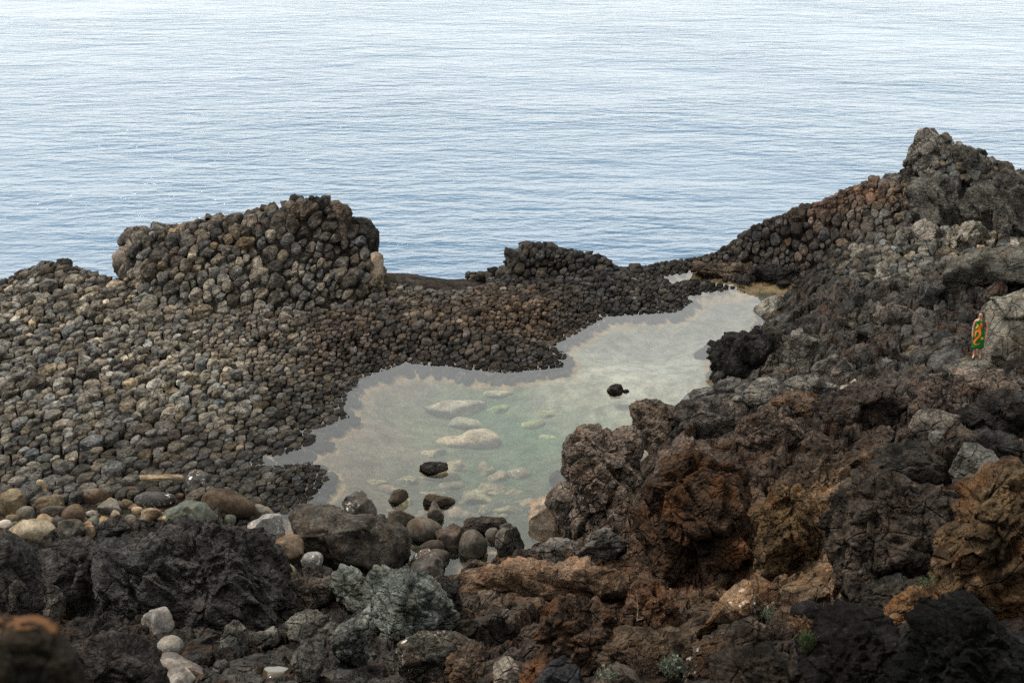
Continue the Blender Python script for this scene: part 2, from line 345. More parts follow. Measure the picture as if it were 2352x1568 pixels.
# colours of the ground and of its stones: bare base colours by place (linear), spread between marked spots
ZC = [ # (dx, dy, colour)
 (0,680,(.150,.135,.115)),(100,610,(.085,.075,.064)),(150,750,(.165,.150,.128)),(60,850,(.150,.136,.118)),(300,820,(.170,.155,.132)),(200,930,(.160,.148,.128)),(420,860,(.185,.170,.142)),(560,820,(.170,.150,.124)),(640,740,(.145,.120,.096)),
 (480,920,(.185,.172,.146)),(330,1000,(.110,.100,.088)),(120,1030,(.125,.115,.10)),(60,1100,(.085,.079,.07)),(430,1010,(.075,.066,.058)),(600,960,(.075,.068,.060)),(680,900,(.075,.067,.058)),(560,1060,(.060,.055,.049)),(300,1090,(.075,.070,.062)),(650,1110,(.042,.039,.036)),(700,960,(.052,.048,.043)),
 (330,560,(.130,.112,.094)),(480,540,(.120,.100,.083)),(560,650,(.165,.150,.126)),(400,680,(.160,.145,.120)),(700,480,(.090,.072,.058)),(640,580,(.130,.115,.097)),(780,560,(.080,.072,.064)),(830,640,(.110,.098,.083)),(700,690,(.130,.118,.10)),
 (760,740,(.095,.072,.058)),(820,790,(.078,.058,.047)),(720,820,(.085,.068,.056)),(900,640,(.150,.130,.102)),(1000,640,(.085,.076,.066)),(900,710,(.066,.053,.045)),(1000,720,(.085,.064,.049)),(1120,720,(.130,.087,.058)),(1200,700,(.125,.082,.053)),(1080,760,(.090,.066,.050)),(950,800,(.055,.046,.041)),(1150,800,(.056,.048,.043)),(1250,830,(.036,.035,.034)),(850,830,(.040,.037,.035)),(1050,830,(.036,.035,.033)),
 (1170,590,(.062,.056,.051)),(1250,600,(.047,.043,.041)),(1220,640,(.052,.044,.039)),(1350,620,(.040,.037,.036)),(1400,670,(.040,.037,.036)),(1300,720,(.058,.048,.043)),(1500,660,(.042,.039,.037)),(1600,655,(.046,.043,.038)),(1530,600,(.045,.041,.038)),(1650,595,(.058,.050,.044)),(1740,540,(.045,.040,.038)),(1850,500,(.080,.058,.049)),(1930,460,(.115,.068,.046)),(1990,440,(.150,.078,.046)),(1850,570,(.046,.041,.038)),(1950,540,(.062,.052,.046)),
 (2100,400,(.120,.110,.094)),(2140,320,(.120,.112,.098)),(2250,400,(.080,.075,.068)),(2330,450,(.085,.079,.070)),(2050,500,(.105,.097,.083)),(2180,520,(.165,.152,.126)),(2060,580,(.140,.130,.108)),(2250,540,(.150,.137,.113)),(1950,620,(.085,.079,.070)),(2150,620,(.115,.105,.090)),(1880,660,(.050,.046,.043)),
 (1900,720,(.058,.053,.049)),(2050,720,(.072,.066,.060)),(1800,760,(.050,.046,.043)),(1700,800,(.036,.034,.033)),(1850,800,(.075,.068,.060)),(2000,800,(.070,.063,.056)),(2150,720,(.055,.052,.049)),(1750,870,(.12,.113,.10)),(1900,880,(.105,.095,.082)),(2100,850,(.060,.055,.052)),
 (1600,920,(.10,.09,.076)),(1950,950,(.062,.048,.040)),(2150,900,(.085,.066,.053)),(2250,900,(.120,.098,.080)),(2050,990,(.075,.058,.047)),(1750,990,(.085,.064,.05)),(1900,1070,(.085,.060,.043)),(1700,1080,(.075,.052,.038)),(1600,1250,(.075,.043,.026)),(1900,1150,(.20,.118,.055)),(1870,1250,(.19,.11,.055)),(1850,1350,(.19,.12,.06)),(1750,1330,(.15,.092,.048)),(1500,1350,(.14,.082,.048)),(1250,1330,(.15,.098,.062)),(1250,1280,(.06,.05,.044)),
 (1400,1450,(.075,.045,.028)),(1600,1430,(.09,.062,.038)),(1700,1500,(.062,.046,.033)),(1550,1540,(.05,.036,.026)),(1200,1500,(.06,.05,.042)),(1000,1500,(.065,.062,.057)),(900,1400,(.062,.060,.055)),(700,1450,(.07,.067,.059)),(600,1400,(.046,.044,.041)),(300,1400,(.042,.039,.037)),(100,1400,(.036,.033,.031)),(300,1260,(.035,.032,.030)),(500,1230,(.032,.029,.028)),(300,1540,(.035,.032,.03)),(700,1560,(.08,.075,.068)),
 (2000,1480,(.038,.033,.032)),(2250,1480,(.024,.022,.021)),(2100,1380,(.11,.066,.038)),(2250,1100,(.05,.044,.038)),(2100,1060,(.05,.043,.036)),
 (100,1180,(.12,.105,.085)),(400,1170,(.10,.088,.072)),(800,1250,(.09,.085,.073)),
]
UNDER = [ # pool bed
 (720,1070,(.13,.095,.062)),(850,1000,(.14,.105,.07)),(850,900,(.13,.098,.066)),(1000,880,(.12,.10,.065)),(1000,960,(.11,.115,.062)),(1100,920,(.06,.10,.05)),(1200,960,(.055,.10,.05)),(1300,900,(.22,.21,.15)),(1430,880,(.30,.28,.22)),(1500,850,(.23,.225,.19)),(1500,800,(.16,.155,.13)),(1400,760,(.15,.135,.105)),(1650,700,(.13,.12,.10)),(1780,665,(.05,.04,.02)),(1150,1050,(.055,.085,.042)),(1050,1120,(.055,.06,.034)),(900,1120,(.09,.072,.045)),(1180,1180,(.055,.06,.038)),(1000,1200,(.06,.05,.03)),(900,1300,(.07,.055,.035)),(750,1150,(.11,.08,.055)),(960,845,(.05,.035,.014)),(1420,725,(.05,.036,.015)),(1600,630,(.05,.038,.018))]
_zx = np.array([ground_hit(x, y)[:2] for x, y, c in ZC]); _zc = np.array([c for *_, c in ZC]); _zc = (_zc*.8+_zc.mean(1)[:, None]*.2*np.array((1, 1.02, .96)))*np.where(_zc.mean(1) > .095, 1.3, 1.05)[:, None]
_ux = at(np.array([u[0] for u in UNDER]), np.array([u[1] for u in UNDER]), z=-.6)[:, :2]; _uc = np.array([u[2] for u in UNDER]); _uc = (_uc*.85+_uc.mean(1)[:, None]*np.array((.12, .17, .15)))*1.25
def idw(xy, px, pc, s=1.2, p=3.0):
    out = np.empty((len(xy), 3))
    for a in range(0, len(xy), 30000):
        d2 = ((xy[a:a+30000, None]-px[None])**2).sum(2)+s*s*.2
        w_ = d2**(-p/2); out[a:a+30000] = (w_@pc)/w_.sum(1)[:, None]
    return out
def zone_col(xy, sd_=None):
    q = np.concatenate([xy, np.zeros((len(xy), 1))], 1)
    wob = np.stack([fbm(q*.5, 2), fbm(q*.5+40, 2)], 1)*1.6
    c = idw(xy+wob, _zx, _zc)
    if sd_ is not None:
        u = idw(xy+wob*.6, _ux, _uc); k = sstep(.25, -.1, sd_)[:, None]; rim = sstep(-1.0, -.1, sd_)[:, None]*.6; u = u*(1-rim)+np.array((.20, .145, .075))*rim; c = c*(1-k)+u*k
    return c

# ------------------------------------------------------------------ terrain sheet: fine near the lens axis, coarse elsewhere, out past the shore
nu, nv = 700, 560
v = np.linspace(0, 1, nv); dist = -8*(1-v)**8 + 9*np.exp(np.log(105/9)*v)
u = np.linspace(-1, 1, nu); u = np.sign(u)*np.abs(u)**1.0
GX = u[None]*(np.maximum(dist, 6)*.43+4)[:, None]; GY = np.repeat(dist[:, None], nu, 1)
XY = np.stack([GX.ravel(), GY.ravel()], 1)
SD = pool_sd(XY)
Z = land(XY)
stone_zone_poly = None
dxy = proj(np.column_stack([XY, Z]))
# rough, blocky ground where no single stones cover it
fore = sstep(900, 1000, dxy[1]+(np.maximum(0, 1350-dxy[0]))*-.25) * sstep(.3, 1.6, SD)
fore = np.maximum(fore, sstep(1180, 1240, dxy[1])*sstep(.2, 1.2, SD))
rightz = sstep(1640, 1760, dxy[0])*sstep(590, 680, dxy[1])*sstep(.2, 1.2, SD)
rough = np.clip(np.maximum(fore, rightz*.9), 0, 1)
STAND_XY = (CAM+raydir(2243, 822)*50.0)[:2]; _ps = np.exp(-(((XY-STAND_XY-np.array((.6, .3)))/2.6)**2).sum(1)**2); rough *= 1-.95*_ps; Z = Z-.55*_ps
q = np.column_stack([XY, Z])
wq = q+.5*np.column_stack([fbm(q*.6, 3), fbm(q*.6+11, 3), fbm(q*.6+23, 3)])
amp = np.clip(XY[:, 1]/40, .35, 1)
c1, e1 = cellfacet(wq*np.array((.55, .45, .55))); c2, e2 = cellfacet(wq*1.3+5)
det = (.62*c1-.25*sstep(.12, 0, e1)+.28*c2-.12*sstep(.12, 0, e2)+.34*ridged(wq*.7, 4)+.14*fbm(q*2.5, 4))*amp
land_edge = sstep(-1.8, -.2, Z)
Zf = Z+det*rough*land_edge + (1-rough)*.05*fbm(q*1.5, 3)*(SD > .3)
inside = SD < 0
Zf = np.where(inside, Z+.05*fbm(q*1.6, 4)*np.clip(-SD, 0, 1), Zf)
lower = (1-rough)*sstep(-1.2, -.2, SD)*(.17+.16*sstep(.3, 1.5, SD))
Zf = Zf-lower*land_edge
def surf(xy):
    """height of the finished terrain sheet (nearest grid sample, bilinear across)"""
    xy = np.atleast_2d(xy); r = np.interp(xy[:, 1], dist, np.arange(nv)); i = np.clip(r.astype(int), 0, nv-2); f = r-i
    def row(k):
        s = (xy[:, 0]/(np.maximum(dist[k], 6)*.43+4)+1)/2*(nu-1); j = np.clip(s.astype(int), 0, nu-2); g = np.clip(s-j, 0, 1)
        return Zf[k*nu+j]*(1-g)+Zf[k*nu+j+1]*g
    return row(i)*(1-f)+row(i+1)*f
def hit(dx, dy, wet=False):
    return ground_hit(dx, dy, (lambda p: np.maximum(surf(p), -.04)) if wet else surf)
# hollows that hold puddles
PUDDLES = [('bright puddle among the pale stones, the upper of two on the left shelf',239,1041,36,18),('bright puddle, lower left of two on the left shelf',172,1088,34,20),('amber puddle trapped in the middle of the pale stone shelf',362,830,46,12),
 ('pale puddle in a dark hollow at the bottom, left of the knuckled boulder',630,1538,46,34),('thin sliver of puddle behind the reef mound',985,664,34,6)]
PUD = []
for lb, px_, py_, w_, h_ in PUDDLES:
    P = hit(px_, py_); sc_ = ((P-CAM)@np.array((0, cp, -sp)))/F; rx = w_*sc_/2; ry = h_*sc_/2/math.sin(math.atan2(CAM[2]-P[2], P[1]))
    e_ = (((XY-P[:2])/np.array((rx*1.5, ry*1.5)))**2).sum(1); k = sstep(1.6, .8, e_); zl = P[2]-.10
    Zf = Zf*(1-k)+np.minimum(Zf, zl-.04)*k; PUD.append((lb, P[0], P[1], zl+.03, rx, ry))
C = zone_col(XY, SD)
_uw = (sstep(.06, -.08, Zf)*(SD < 2.0)*(SD > -.6))[:, None]; C = np.where(inside[:, None], C, C*(.38+.62*rough)[:, None]); C = C*(1-_uw)+np.array((.25, .18, .10))*_uw  # ground between the stones coloured darker to deepen the shade in their joints
idx = np.arange(nu*nv).reshape(nv, nu)
FQ = np.stack([idx[:-1, :-1].ravel(), idx[:-1, 1:].ravel(), idx[1:, 1:].ravel(), idx[1:, :-1].ravel()], 1)
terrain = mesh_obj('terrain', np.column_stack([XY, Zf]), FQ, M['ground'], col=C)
terrain.data.materials.append(M['bed']); terrain.data.polygons.foreach_set('use_smooth', SD[FQ].mean(1) < .3); terrain.data.polygons.foreach_set('material_index', (SD[FQ].mean(1) < -.15).astype(np.int32))
tag(terrain, 'dark volcanic rock ground running from the cliff down to the sea', kind='structure')
from_grid = (dist, nu)

# ------------------------------------------------------------------ pillow stones: every stone a fitted, domed cell
SZ = [ # (dx, dy, spacing m, dome height factor, lumpiness)
 (0,700,.62,.55,.30),(150,760,.60,.55,.30),(60,880,.70,.55,.28),(250,900,.62,.6,.26),(430,760,.45,.5,.28),(560,760,.36,.5,.26),(450,850,.52,.55,.22),(520,920,.5,.5,.2),(300,1000,.62,.42,.2),(130,1000,.62,.4,.2),(80,1090,.66,.25,.15),(420,1040,.75,.22,.14),(600,1000,.62,.2,.14),(560,1080,.60,.18,.18),
 (700,900,.42,.3,.14),(760,960,.55,.2,.14),(640,850,.40,.42,.2),(680,780,.34,.5,.2),(820,780,.34,.45,.2),(650,1110,.42,.22,.26),
 (330,560,.95,.5,.32),(450,530,1.05,.5,.32),(600,530,1.05,.5,.34),(720,470,1.1,.55,.36),(560,650,.85,.6,.32),(400,660,.75,.55,.3),(700,600,.75,.6,.34),(820,560,1.0,.5,.34),(760,680,.65,.5,.28),(850,650,.7,.4,.25),
 (900,700,.40,.35,.2),(1000,740,.50,.42,.22),(1150,720,.42,.5,.22),(1100,680,.55,.4,.24),(950,810,.50,.28,.14),(1150,810,.52,.3,.16),(1250,830,.36,.28,.16),(1050,835,.5,.22,.12),(880,830,.36,.3,.14),
 (1200,590,.75,.4,.22),(1300,600,.55,.45,.2),(1220,640,.55,.55,.25),(1400,630,.55,.35,.16),(1400,690,.38,.4,.16),(1520,680,.34,.4,.16),(1600,655,.34,.4,.2),(1300,720,.34,.4,.18),
 (1540,600,.45,.45,.2),(1650,590,.45,.4,.2),(1740,550,.6,.45,.2),(1850,500,.75,.55,.25),(1850,580,.75,.45,.25),(1960,450,.6,.6,.3),(1950,540,.85,.5,.3),
 (2140,340,1.35,.45,.34),(2080,430,1.05,.5,.34),(2250,430,1.2,.5,.34),(2150,520,1.1,.5,.36),(2250,540,1.3,.45,.36),(2050,600,.95,.45,.36),(1950,640,.85,.45,.36),(2150,620,1.0,.42,.36),
 (1900,720,1.0,.42,.40),(1800,740,.8,.4,.38),(2050,730,1.2,.42,.40),(1750,800,1.1,.4,.4),(1900,820,1.5,.4,.4),(2050,830,1.2,.42,.4),(2150,720,1.6,.3,.4),(1750,880,1.1,.42,.4),(1950,880,1.3,.4,.4),(2130,850,1.2,.4,.4)]
_sx = np.array([ground_hit(s[0], s[1])[:2] for s in SZ]); _sv = np.array([s[2:] for s in SZ])
ZONES = { # outline in the picture, label
 'reef': [(-140,600),(110,560),(300,560),(480,600),(760,600),(880,590),(1120,610),(1150,540),(1500,590),(1560,560),(1720,480),(1760,560),(1830,640),(1700,700),(1620,760),(1320,900),(900,900),(820,980),(780,1120),(740,1190),(560,1150),(400,1120),(-140,1150)],
 'slope': [(1720,480),(2060,380),(2060,280),(2480,280),(2480,560),(2380,590),(2230,590),(2190,650),(2170,800),(2150,880),(2080,910),(1850,930),(1600,950),(1560,900),(1640,880),(1600,780),(1760,690),(1830,640),(1760,560)]}
cand_n = 190000
cx_ = rng.uniform(-34, 36, cand_n); cy_ = rng.uniform(36, 82, cand_n)
keep = np.abs(cx_) < cy_*.375+2
cxy = np.column_stack([cx_, cy_])[keep]
cz_ = land(cxy); csd = pool_sd(cxy)
pdx0, pdy0 = proj(np.column_stack([cxy, cz_])); chan = (pdy0 < 690) & (pdx0 > 1480) & (pdx0 < 1860)
keep = (csd > np.where(chan, .10, -.35)) & (cz_ > -.7)
cxy, cz_, csd = cxy[keep], cz_[keep], csd[keep]
pdx, pdy = proj(np.column_stack([cxy, cz_]))
def inpoly(x, y, poly):
    P_ = np.array(poly, float); return poly_sd(np.column_stack([x, y]), P_) < 0
zone = np.full(len(cxy), -1)
zone[inpoly(pdx, pdy, ZONES['reef'])] = 0
zone[inpoly(pdx, pdy, ZONES['slope'])] = 1
# the back of the mounds, hidden from the camera but there all the same
back = (zone < 0) & (cxy[:, 1] > 61) & (cz_ > -.3)
zone[back & (cxy[:, 0] < 12)] = 0; zone[back & (cxy[:, 0] >= 12)] = 1
keep = zone >= 0
# bare slabs without stones
slab1 = inpoly(pdx, pdy, [(868,600),(1000,612),(1130,636),(1100,655),(990,668),(880,640)])
slab2 = inpoly(pdx, pdy, [(2170,600),(2352,560),(2500,560),(2500,900),(2330,900),(2240,860),(2160,860),(2190,700)])
keep &= ~slab1 & ~slab2
for lb, x0, y0, z0, rx, ry in PUD: keep &= (((cxy-(x0, y0))/(rx*1.1, ry*1.1))**2).sum(1) > 1
cxy, cz_, csd, zone = cxy[keep], cz_[keep], csd[keep], zone[keep]
def idw2(xy, px, pc):
    d2 = ((xy[:, None]-px[None])**2).sum(2)+.3; w_ = d2**-1.6; return (w_@pc)/w_.sum(1)[:, None]
par = idw2(cxy, _sx, _sv); par[:, 0] = np.minimum(par[:, 0], .95)*np.where((cxy[:, 0] < -8.5) & (cxy[:, 1] < 59), .55, .51); par[:, 2] *= 1.25
spacing = par[:, 0]*np.exp(rng.normal(0, .30, len(cxy)))
P3 = np.column_stack([cxy, cz_])
order = np.argsort(-spacing*.35+rng.normal(0, .25, len(spacing)))
grid = {}; acc = []; G = .55
for i in order:
    x, y, z = P3[i]; s = spacing[i]; gx, gy = int(x/G), int(y/G); R_ = 2; ok = True
    for a in range(gx-R_, gx+R_+1):
        for b in range(gy-R_, gy+R_+1):
            for j, xx, yy, zz, ss in grid.get((a, b), ()):
                m = (s+ss)*.44; ax = (x-xx)*.955+(y-yy)*-.295; ay = ((x-xx)*.295+(y-yy)*.955)*.62
                if ax*ax+ay*ay+(z-zz)**2 < m*m: ok = False; break
            if not ok: break
        if not ok: break
    if ok:
        grid.setdefault((gx, gy), []).append((i, x, y, z, s)); acc.append(i)
acc = np.array(acc)
S = P3[acc]; SP = spacing[acc]; PA = par[acc]; SZN = zone[acc]; SSD = csd[acc]; n_s = len(acc)
e = .25
nx_ = (land(S[:, :2]+(e, 0))-land(S[:, :2]-(e, 0)))/(2*e); ny_ = (land(S[:, :2]+(0, e))-land(S[:, :2]-(0, e)))/(2*e)
NR = np.column_stack([-nx_*.8, -ny_*.8, np.ones(n_s)]); NR /= np.linalg.norm(NR, axis=1)[:, None]
E1 = np.cross(NR, (.295, .955, 0)); E1 /= np.linalg.norm(E1, axis=1)[:, None]; E2 = np.cross(NR, E1)
ANI = np.where((SZN == 1) & (S[:, 2] > 2.4), .5, .62); KA = 12; th = np.arange(KA)/KA*2*math.pi
nb = np.empty((n_s, 24), int)
for a in range(0, n_s, 800):
    d2 = ((S[a:a+800, None]-S[None])**2).sum(2); nb[a:a+800] = np.argpartition(d2, 25, axis=1)[:, :24]
RAD = np.empty((n_s, KA))
for a in range(0, n_s, 800):
    sl_ = slice(a, min(a+800, n_s)); dv = S[nb[sl_]]-S[sl_, None]
    t1 = (dv*E1[sl_, None]).sum(2); t2 = (dv*E2[sl_, None]).sum(2)*ANI[sl_, None]; dl = np.sqrt(t1*t1+t2*t2)
    self_ = dl < 1e-6; dl = np.where(self_, 1e6, dl); ph = np.arctan2(t2, t1)
    wgt = SP[sl_, None]/(SP[sl_, None]+SP[nb[sl_]])                       # bigger stones take more of the gap
    c = np.cos(th[None, None]-ph[..., None]); r = (dl*wgt)[..., None]/np.maximum(c, .05)
    r = np.where(c > .05, r, 1e6)
    RAD[sl_] = (r**-28.0).sum(1)**(-1/28.0)
RAD = np.minimum(RAD, SP[:, None]*.8)
RAD = RAD*1.0-.017
RAD *= 1+.03*rng.normal(size=RAD.shape)
T = np.array([.38, .68, .88, .975, 1.0]); 
rs = RAD.mean(1)
dome = PA[:, 1]*rs*.68*np.exp(rng.normal(0, .28, n_s))
shore = sstep(-.1, 1.2, SSD)
dome = dome*(.45+.55*shore)
tilt = rng.normal(0, .13, (n_s, 2))*PA[:, 1:2]*1.6
lift = rng.normal(0, .16, n_s)*SP*PA[:, 1]*2*shore - .05
rings = []
def ringpos(t, hgt, drop):
    rr = RAD*t
    o = E1[:, None]*np.cos(th)[None, :, None]*rr[..., None]+(E2/ANI[:, None])[:, None]*np.sin(th)[None, :, None]*rr[..., None]
    hh = dome[:, None]*hgt+lift[:, None]+drop[:, None]+(tilt[:, :1]*np.cos(th)+tilt[:, 1:]*np.sin(th))*rr
    return S[:, None]+o+NR[:, None]*hh[..., None]
zero = np.zeros(n_s)
pw = 3.4
top = S+NR*(dome+lift)[:, None]
V3 = [top[:, None]]
for t in T:
    V3.append(ringpos(t, (1-min(t, .985)**pw)**(1/pw), zero))
V3.append(ringpos(1.0, 0.0, -.7*rs-.12))
V3 = np.concatenate(V3, 1)                       # n_s, 1+7*KA, 3
nvp = V3.shape[1]
# broken facets
rel = V3-S[:, None]
for k in range(7):
    nk = rng.normal(size=(n_s, 3)); nk += NR*.9; nk /= np.linalg.norm(nk, axis=1)[:, None]
    pr_ = (rel*nk[:, None]).sum(2); lim = pr_.max(1)*(1-rng.uniform(.05, .38, n_s)*(.4+.6*np.clip(PA[:, 1]*2, 0, 1)))
    rel -= nk[:, None]*(np.maximum(pr_-lim[:, None], 0)*.85)[..., None]
V3 = rel+S[:, None]
# lumps, hollows and cracks on every stone
flat = V3.reshape(-1, 3); ssz = np.repeat(rs, nvp); lum = np.repeat(PA[:, 2], nvp); sid = np.repeat(np.arange(n_s), nvp)
off = rng.uniform(0, 60, (n_s, 3))[sid]
q1 = flat/ssz[:, None]*.75+off
d1 = (fbm(q1*1.2, 3, .58)*1.25+.45*(ridged(q1*.9+9, 2)-.3))*lum*1.35; d2_ = fbm(q1*.9+31, 2)*lum*1.2
tt = np.tile(np.concatenate([[0], np.repeat([.38, .68, .88, .975, 1.0, 1.0], KA)]), n_s)
fade = np.where(tt < .95, 1, .35)
cen = S[sid]; outw = flat-cen; outw /= np.linalg.norm(outw, axis=1)[:, None]+1e-6
flat = flat+NR[sid]*(d1*ssz*fade)[:, None]+outw*(d2_*ssz*.28*fade)[:, None]
V3 = flat.reshape(n_s, nvp, 3)
tri = []
for k in range(KA): tri.append((0, 1+k, 1+(k+1) % KA))
for r_ in range(5):
    a0 = 1+r_*KA; b0 = a0+KA
    for k in range(KA):
        k2 = (k+1) % KA; tri.append((a0+k, b0+k, b0+k2)); tri.append((a0+k, b0+k2, a0+k2))
tri = np.array(tri)
# each stone's own colour
cb = zone_col(S[:, :2])
vz = np.exp(rng.normal(-.02, .36, n_s))[:, None]
warm = rng.normal(0, 1, n_s)[:, None]*np.array((.06, .0, -.08))+np.array((1.03, 1, .95))
cb = cb*vz*warm
wet = np.clip(1-.55*sstep(.9, .0, SSD+rng.normal(0, .15, n_s)), .3, 1)     # black tidal film round the pool
cb = cb*wet[:, None]
sdx, sdy = proj(S); size_px = RAD.mean(1)*F/np.linalg.norm(S-CAM, axis=1)
vis = (sdx > -30) & (sdx < 2380) & (sdy > 250) & (sdy < 1200) & ((NR*(CAM-S)).sum(1) > 0)
FORMS = [
 ('rock_outcrop', lambda x, y: inpoly(x, y, [(240,480),(500,440),(740,400),(900,480),(900,640),(800,720),(640,730),(300,715),(250,640)]), 'tall heap of rounded grey-brown pillow stones standing at the edge of the sea', 'outcrop'),
 ('rock_ridge', lambda x, y: inpoly(x, y, [(1480,640),(1500,560),(1720,470),(1930,420),(2060,390),(2040,470),(1960,560),(1830,640),(1640,610)]), 'dark reddish brown ridge of small rounded stones climbing from the pool to the crag', 'ridge'),
 ('rock_crag', lambda x, y: inpoly(x, y, [(2040,470),(2060,270),(2500,270),(2500,570),(2230,590),(2150,660),(1900,680),(1830,640),(1960,560)]), 'highest crag on the shore, pale grey fissured rock rising to a peak against the sea', 'crag'),
 ('rocky_slope', lambda x, y: (x > 1540) & (y > 600) & (x+0*y > 1560) & ~inpoly(x, y, [(1500,600),(1720,600),(1720,700),(1500,700)]), 'dark jumbled lava slope between the pool and the standing person', 'slope'),
 ('rock_reef', lambda x, y: (x > 800+0*y) & (y < 900), 'brown and black reef of small pillow stones between the pool and the sea', 'reef'),
 ('rock_shelf', lambda x, y: x > -1e9, 'broad flat shelf of pale grey pillow stones left of the pool', 'shelf')]
taken = np.zeros(n_s, bool)
for name, fn, label, cat in FORMS:
    mk = fn(sdx, sdy) & ~taken; taken |= mk
    ids = np.nonzero(mk)[0]
    if not len(ids): continue
    c = S[ids].mean(0); root = empty(name, (c[0], c[1], 0)); tag(root, label, cat)
    rank = ids[np.argsort(-(size_px*vis)[ids])]
    single = [i for i in rank[:300] if vis[i]]; rest = np.setdiff1d(ids, single)
    for i in single:
        o = mesh_obj('stone', V3[i]-S[i], tri, M['stone'], root, col=np.repeat(cb[i][None], nvp, 0), smooth=name in ('rock_shelf', 'rock_reef'))
        o.location = S[i]-np.array((c[0], c[1], 0))
    if len(rest):
        Vr = (V3[rest]-np.array((c[0], c[1], 0))).reshape(-1, 3); Tr = (tri[None]+(np.arange(len(rest))*nvp)[:, None, None]).reshape(-1, 3)
        o = mesh_obj('small_stones', Vr, Tr, M['stone'], root, col=np.repeat(cb[rest], nvp, 0), smooth=name in ('rock_shelf', 'rock_reef')); o['kind'] = 'stuff'
print('stones', n_s, 'tris', n_s*len(tri))

# ------------------------------------------------------------------ sea and pool
def water_sea():
    m = bpy.data.materials.new('sea_water'); m.use_nodes = True; nt = m.node_tree; L = nt.links.new; b = nt.nodes['Principled BSDF']
    b.inputs['Base Color'].default_value = (.028, .070, .120, 1); b.inputs['Roughness'].default_value = .08; b.inputs['IOR'].default_value = 1.333
    tc = N(nt, 'ShaderNodeNewGeometry').outputs['Position']
    def layer(rot, sx, sy, scale, det, rgh, dist=0.0):
        mp = N(nt, 'ShaderNodeMapping'); mp.inputs['Rotation'].default_value = (0, 0, rot); mp.inputs['Scale'].default_value = (sx, sy, 1); L(tc, mp.inputs['Vector'])
        n = N(nt, 'ShaderNodeTexNoise'); n.inputs['Scale'].default_value = scale; n.inputs['Detail'].default_value = det; n.inputs['Roughness'].default_value = rgh; n.inputs['Distortion'].default_value = dist
        L(mp.outputs[0], n.inputs['Vector']); return n.outputs[0]
    def mul(a, k):
        n = N(nt, 'ShaderNodeMath', operation='MULTIPLY'); L(a, n.inputs[0])
        if isinstance(k, (int, float)): n.inputs[1].default_value = k
        else: L(k, n.inputs[1])
        return n.outputs[0]
    def add(a, b_):
        n = N(nt, 'ShaderNodeMath', operation='ADD'); L(a, n.inputs[0]); L(b_, n.inputs[1]); return n.outputs[0]
    patch = layer(.3, 1, 1, .035, 3, .5)
    mr = N(nt, 'ShaderNodeMapRange'); mr.inputs[1].default_value = .35; mr.inputs[2].default_value = .65; mr.inputs[3].default_value = .45; mr.inputs[4].default_value = 1.3; L(patch, mr.inputs[0])
    h = mul(layer(.12, .45, 1.0, .30, 2, .5, .3), .62)
    h = add(h, mul(layer(-.10, .45, 1.0, 1.05, 2.5, .5, .3), .38))
    h = add(h, mul(layer(.25, .6, 1.0, 2.6, 3, .55, .2), .15))
    h = mul(h, mr.outputs[0])
    bp = N(nt, 'ShaderNodeBump'); bp.inputs['Strength'].default_value = 1; bp.inputs['Distance'].default_value = .95; L(h, bp.inputs['Height']); L(bp.outputs[0], b.inputs['Normal'])
    return m
def water_pool():
    m = bpy.data.materials.new('pool_water'); m.use_nodes = True; nt = m.node_tree; L = nt.links.new; nt.nodes.remove(nt.nodes['Principled BSDF']); out = nt.nodes['Material Output']
    tr = N(nt, 'ShaderNodeBsdfTransparent'); tr.inputs[0].default_value = (.96, .98, .97, 1)
    gl = N(nt, 'ShaderNodeBsdfGlossy'); gl.inputs['Roughness'].default_value = .015; gl.inputs[0].default_value = (1, 1, 1, 1)
    fr = N(nt, 'ShaderNodeFresnel'); fr.inputs[0].default_value = 1.333
    mx = N(nt, 'ShaderNodeMixShader'); L(fr.outputs[0], mx.inputs[0]); L(tr.outputs[0], mx.inputs[1]); L(gl.outputs[0], mx.inputs[2]); L(mx.outputs[0], out.inputs['Surface'])
    pos = N(nt, 'ShaderNodeNewGeometry').outputs['Position']
    mp = N(nt, 'ShaderNodeMapping'); mp.inputs['Scale'].default_value = (.7, 2.2, 1); mp.inputs['Rotation'].default_value = (0, 0, .12); L(pos, mp.inputs['Vector'])
    n = N(nt, 'ShaderNodeTexNoise'); n.inputs['Scale'].default_value = 1.6; n.inputs['Detail'].default_value = 3; L(mp.outputs[0], n.inputs['Vector'])
    n2 = N(nt, 'ShaderNodeTexNoise'); n2.inputs['Scale'].default_value = .25; L(pos, n2.inputs['Vector'])
    mm = N(nt, 'ShaderNodeMath', operation='MULTIPLY'); L(n.outputs[0], mm.inputs[0])
    mr = N(nt, 'ShaderNodeMapRange'); mr.inputs[1].default_value = .5; mr.inputs[2].default_value = .62; mr.inputs[3].default_value = .05; mr.inputs[4].default_value = 1; L(n2.outputs[0], mr.inputs[0]); L(mr.outputs[0], mm.inputs[1])
    bp = N(nt, 'ShaderNodeBump'); bp.inputs['Distance'].default_value = .006; L(mm.outputs[0], bp.inputs['Height']); L(bp.outputs[0], gl.inputs['Normal'])
    pv = N(nt, 'ShaderNodeVolumePrincipled'); pv.inputs['Color'].default_value = (.70, .90, .76, 1); pv.inputs['Density'].default_value = .028; pv.inputs['Anisotropy'].default_value = .2
    pv.inputs['Absorption Color'].default_value = (.75, .9, .78, 1)
    L(pv.outputs[0], out.inputs['Volume'])
    return m
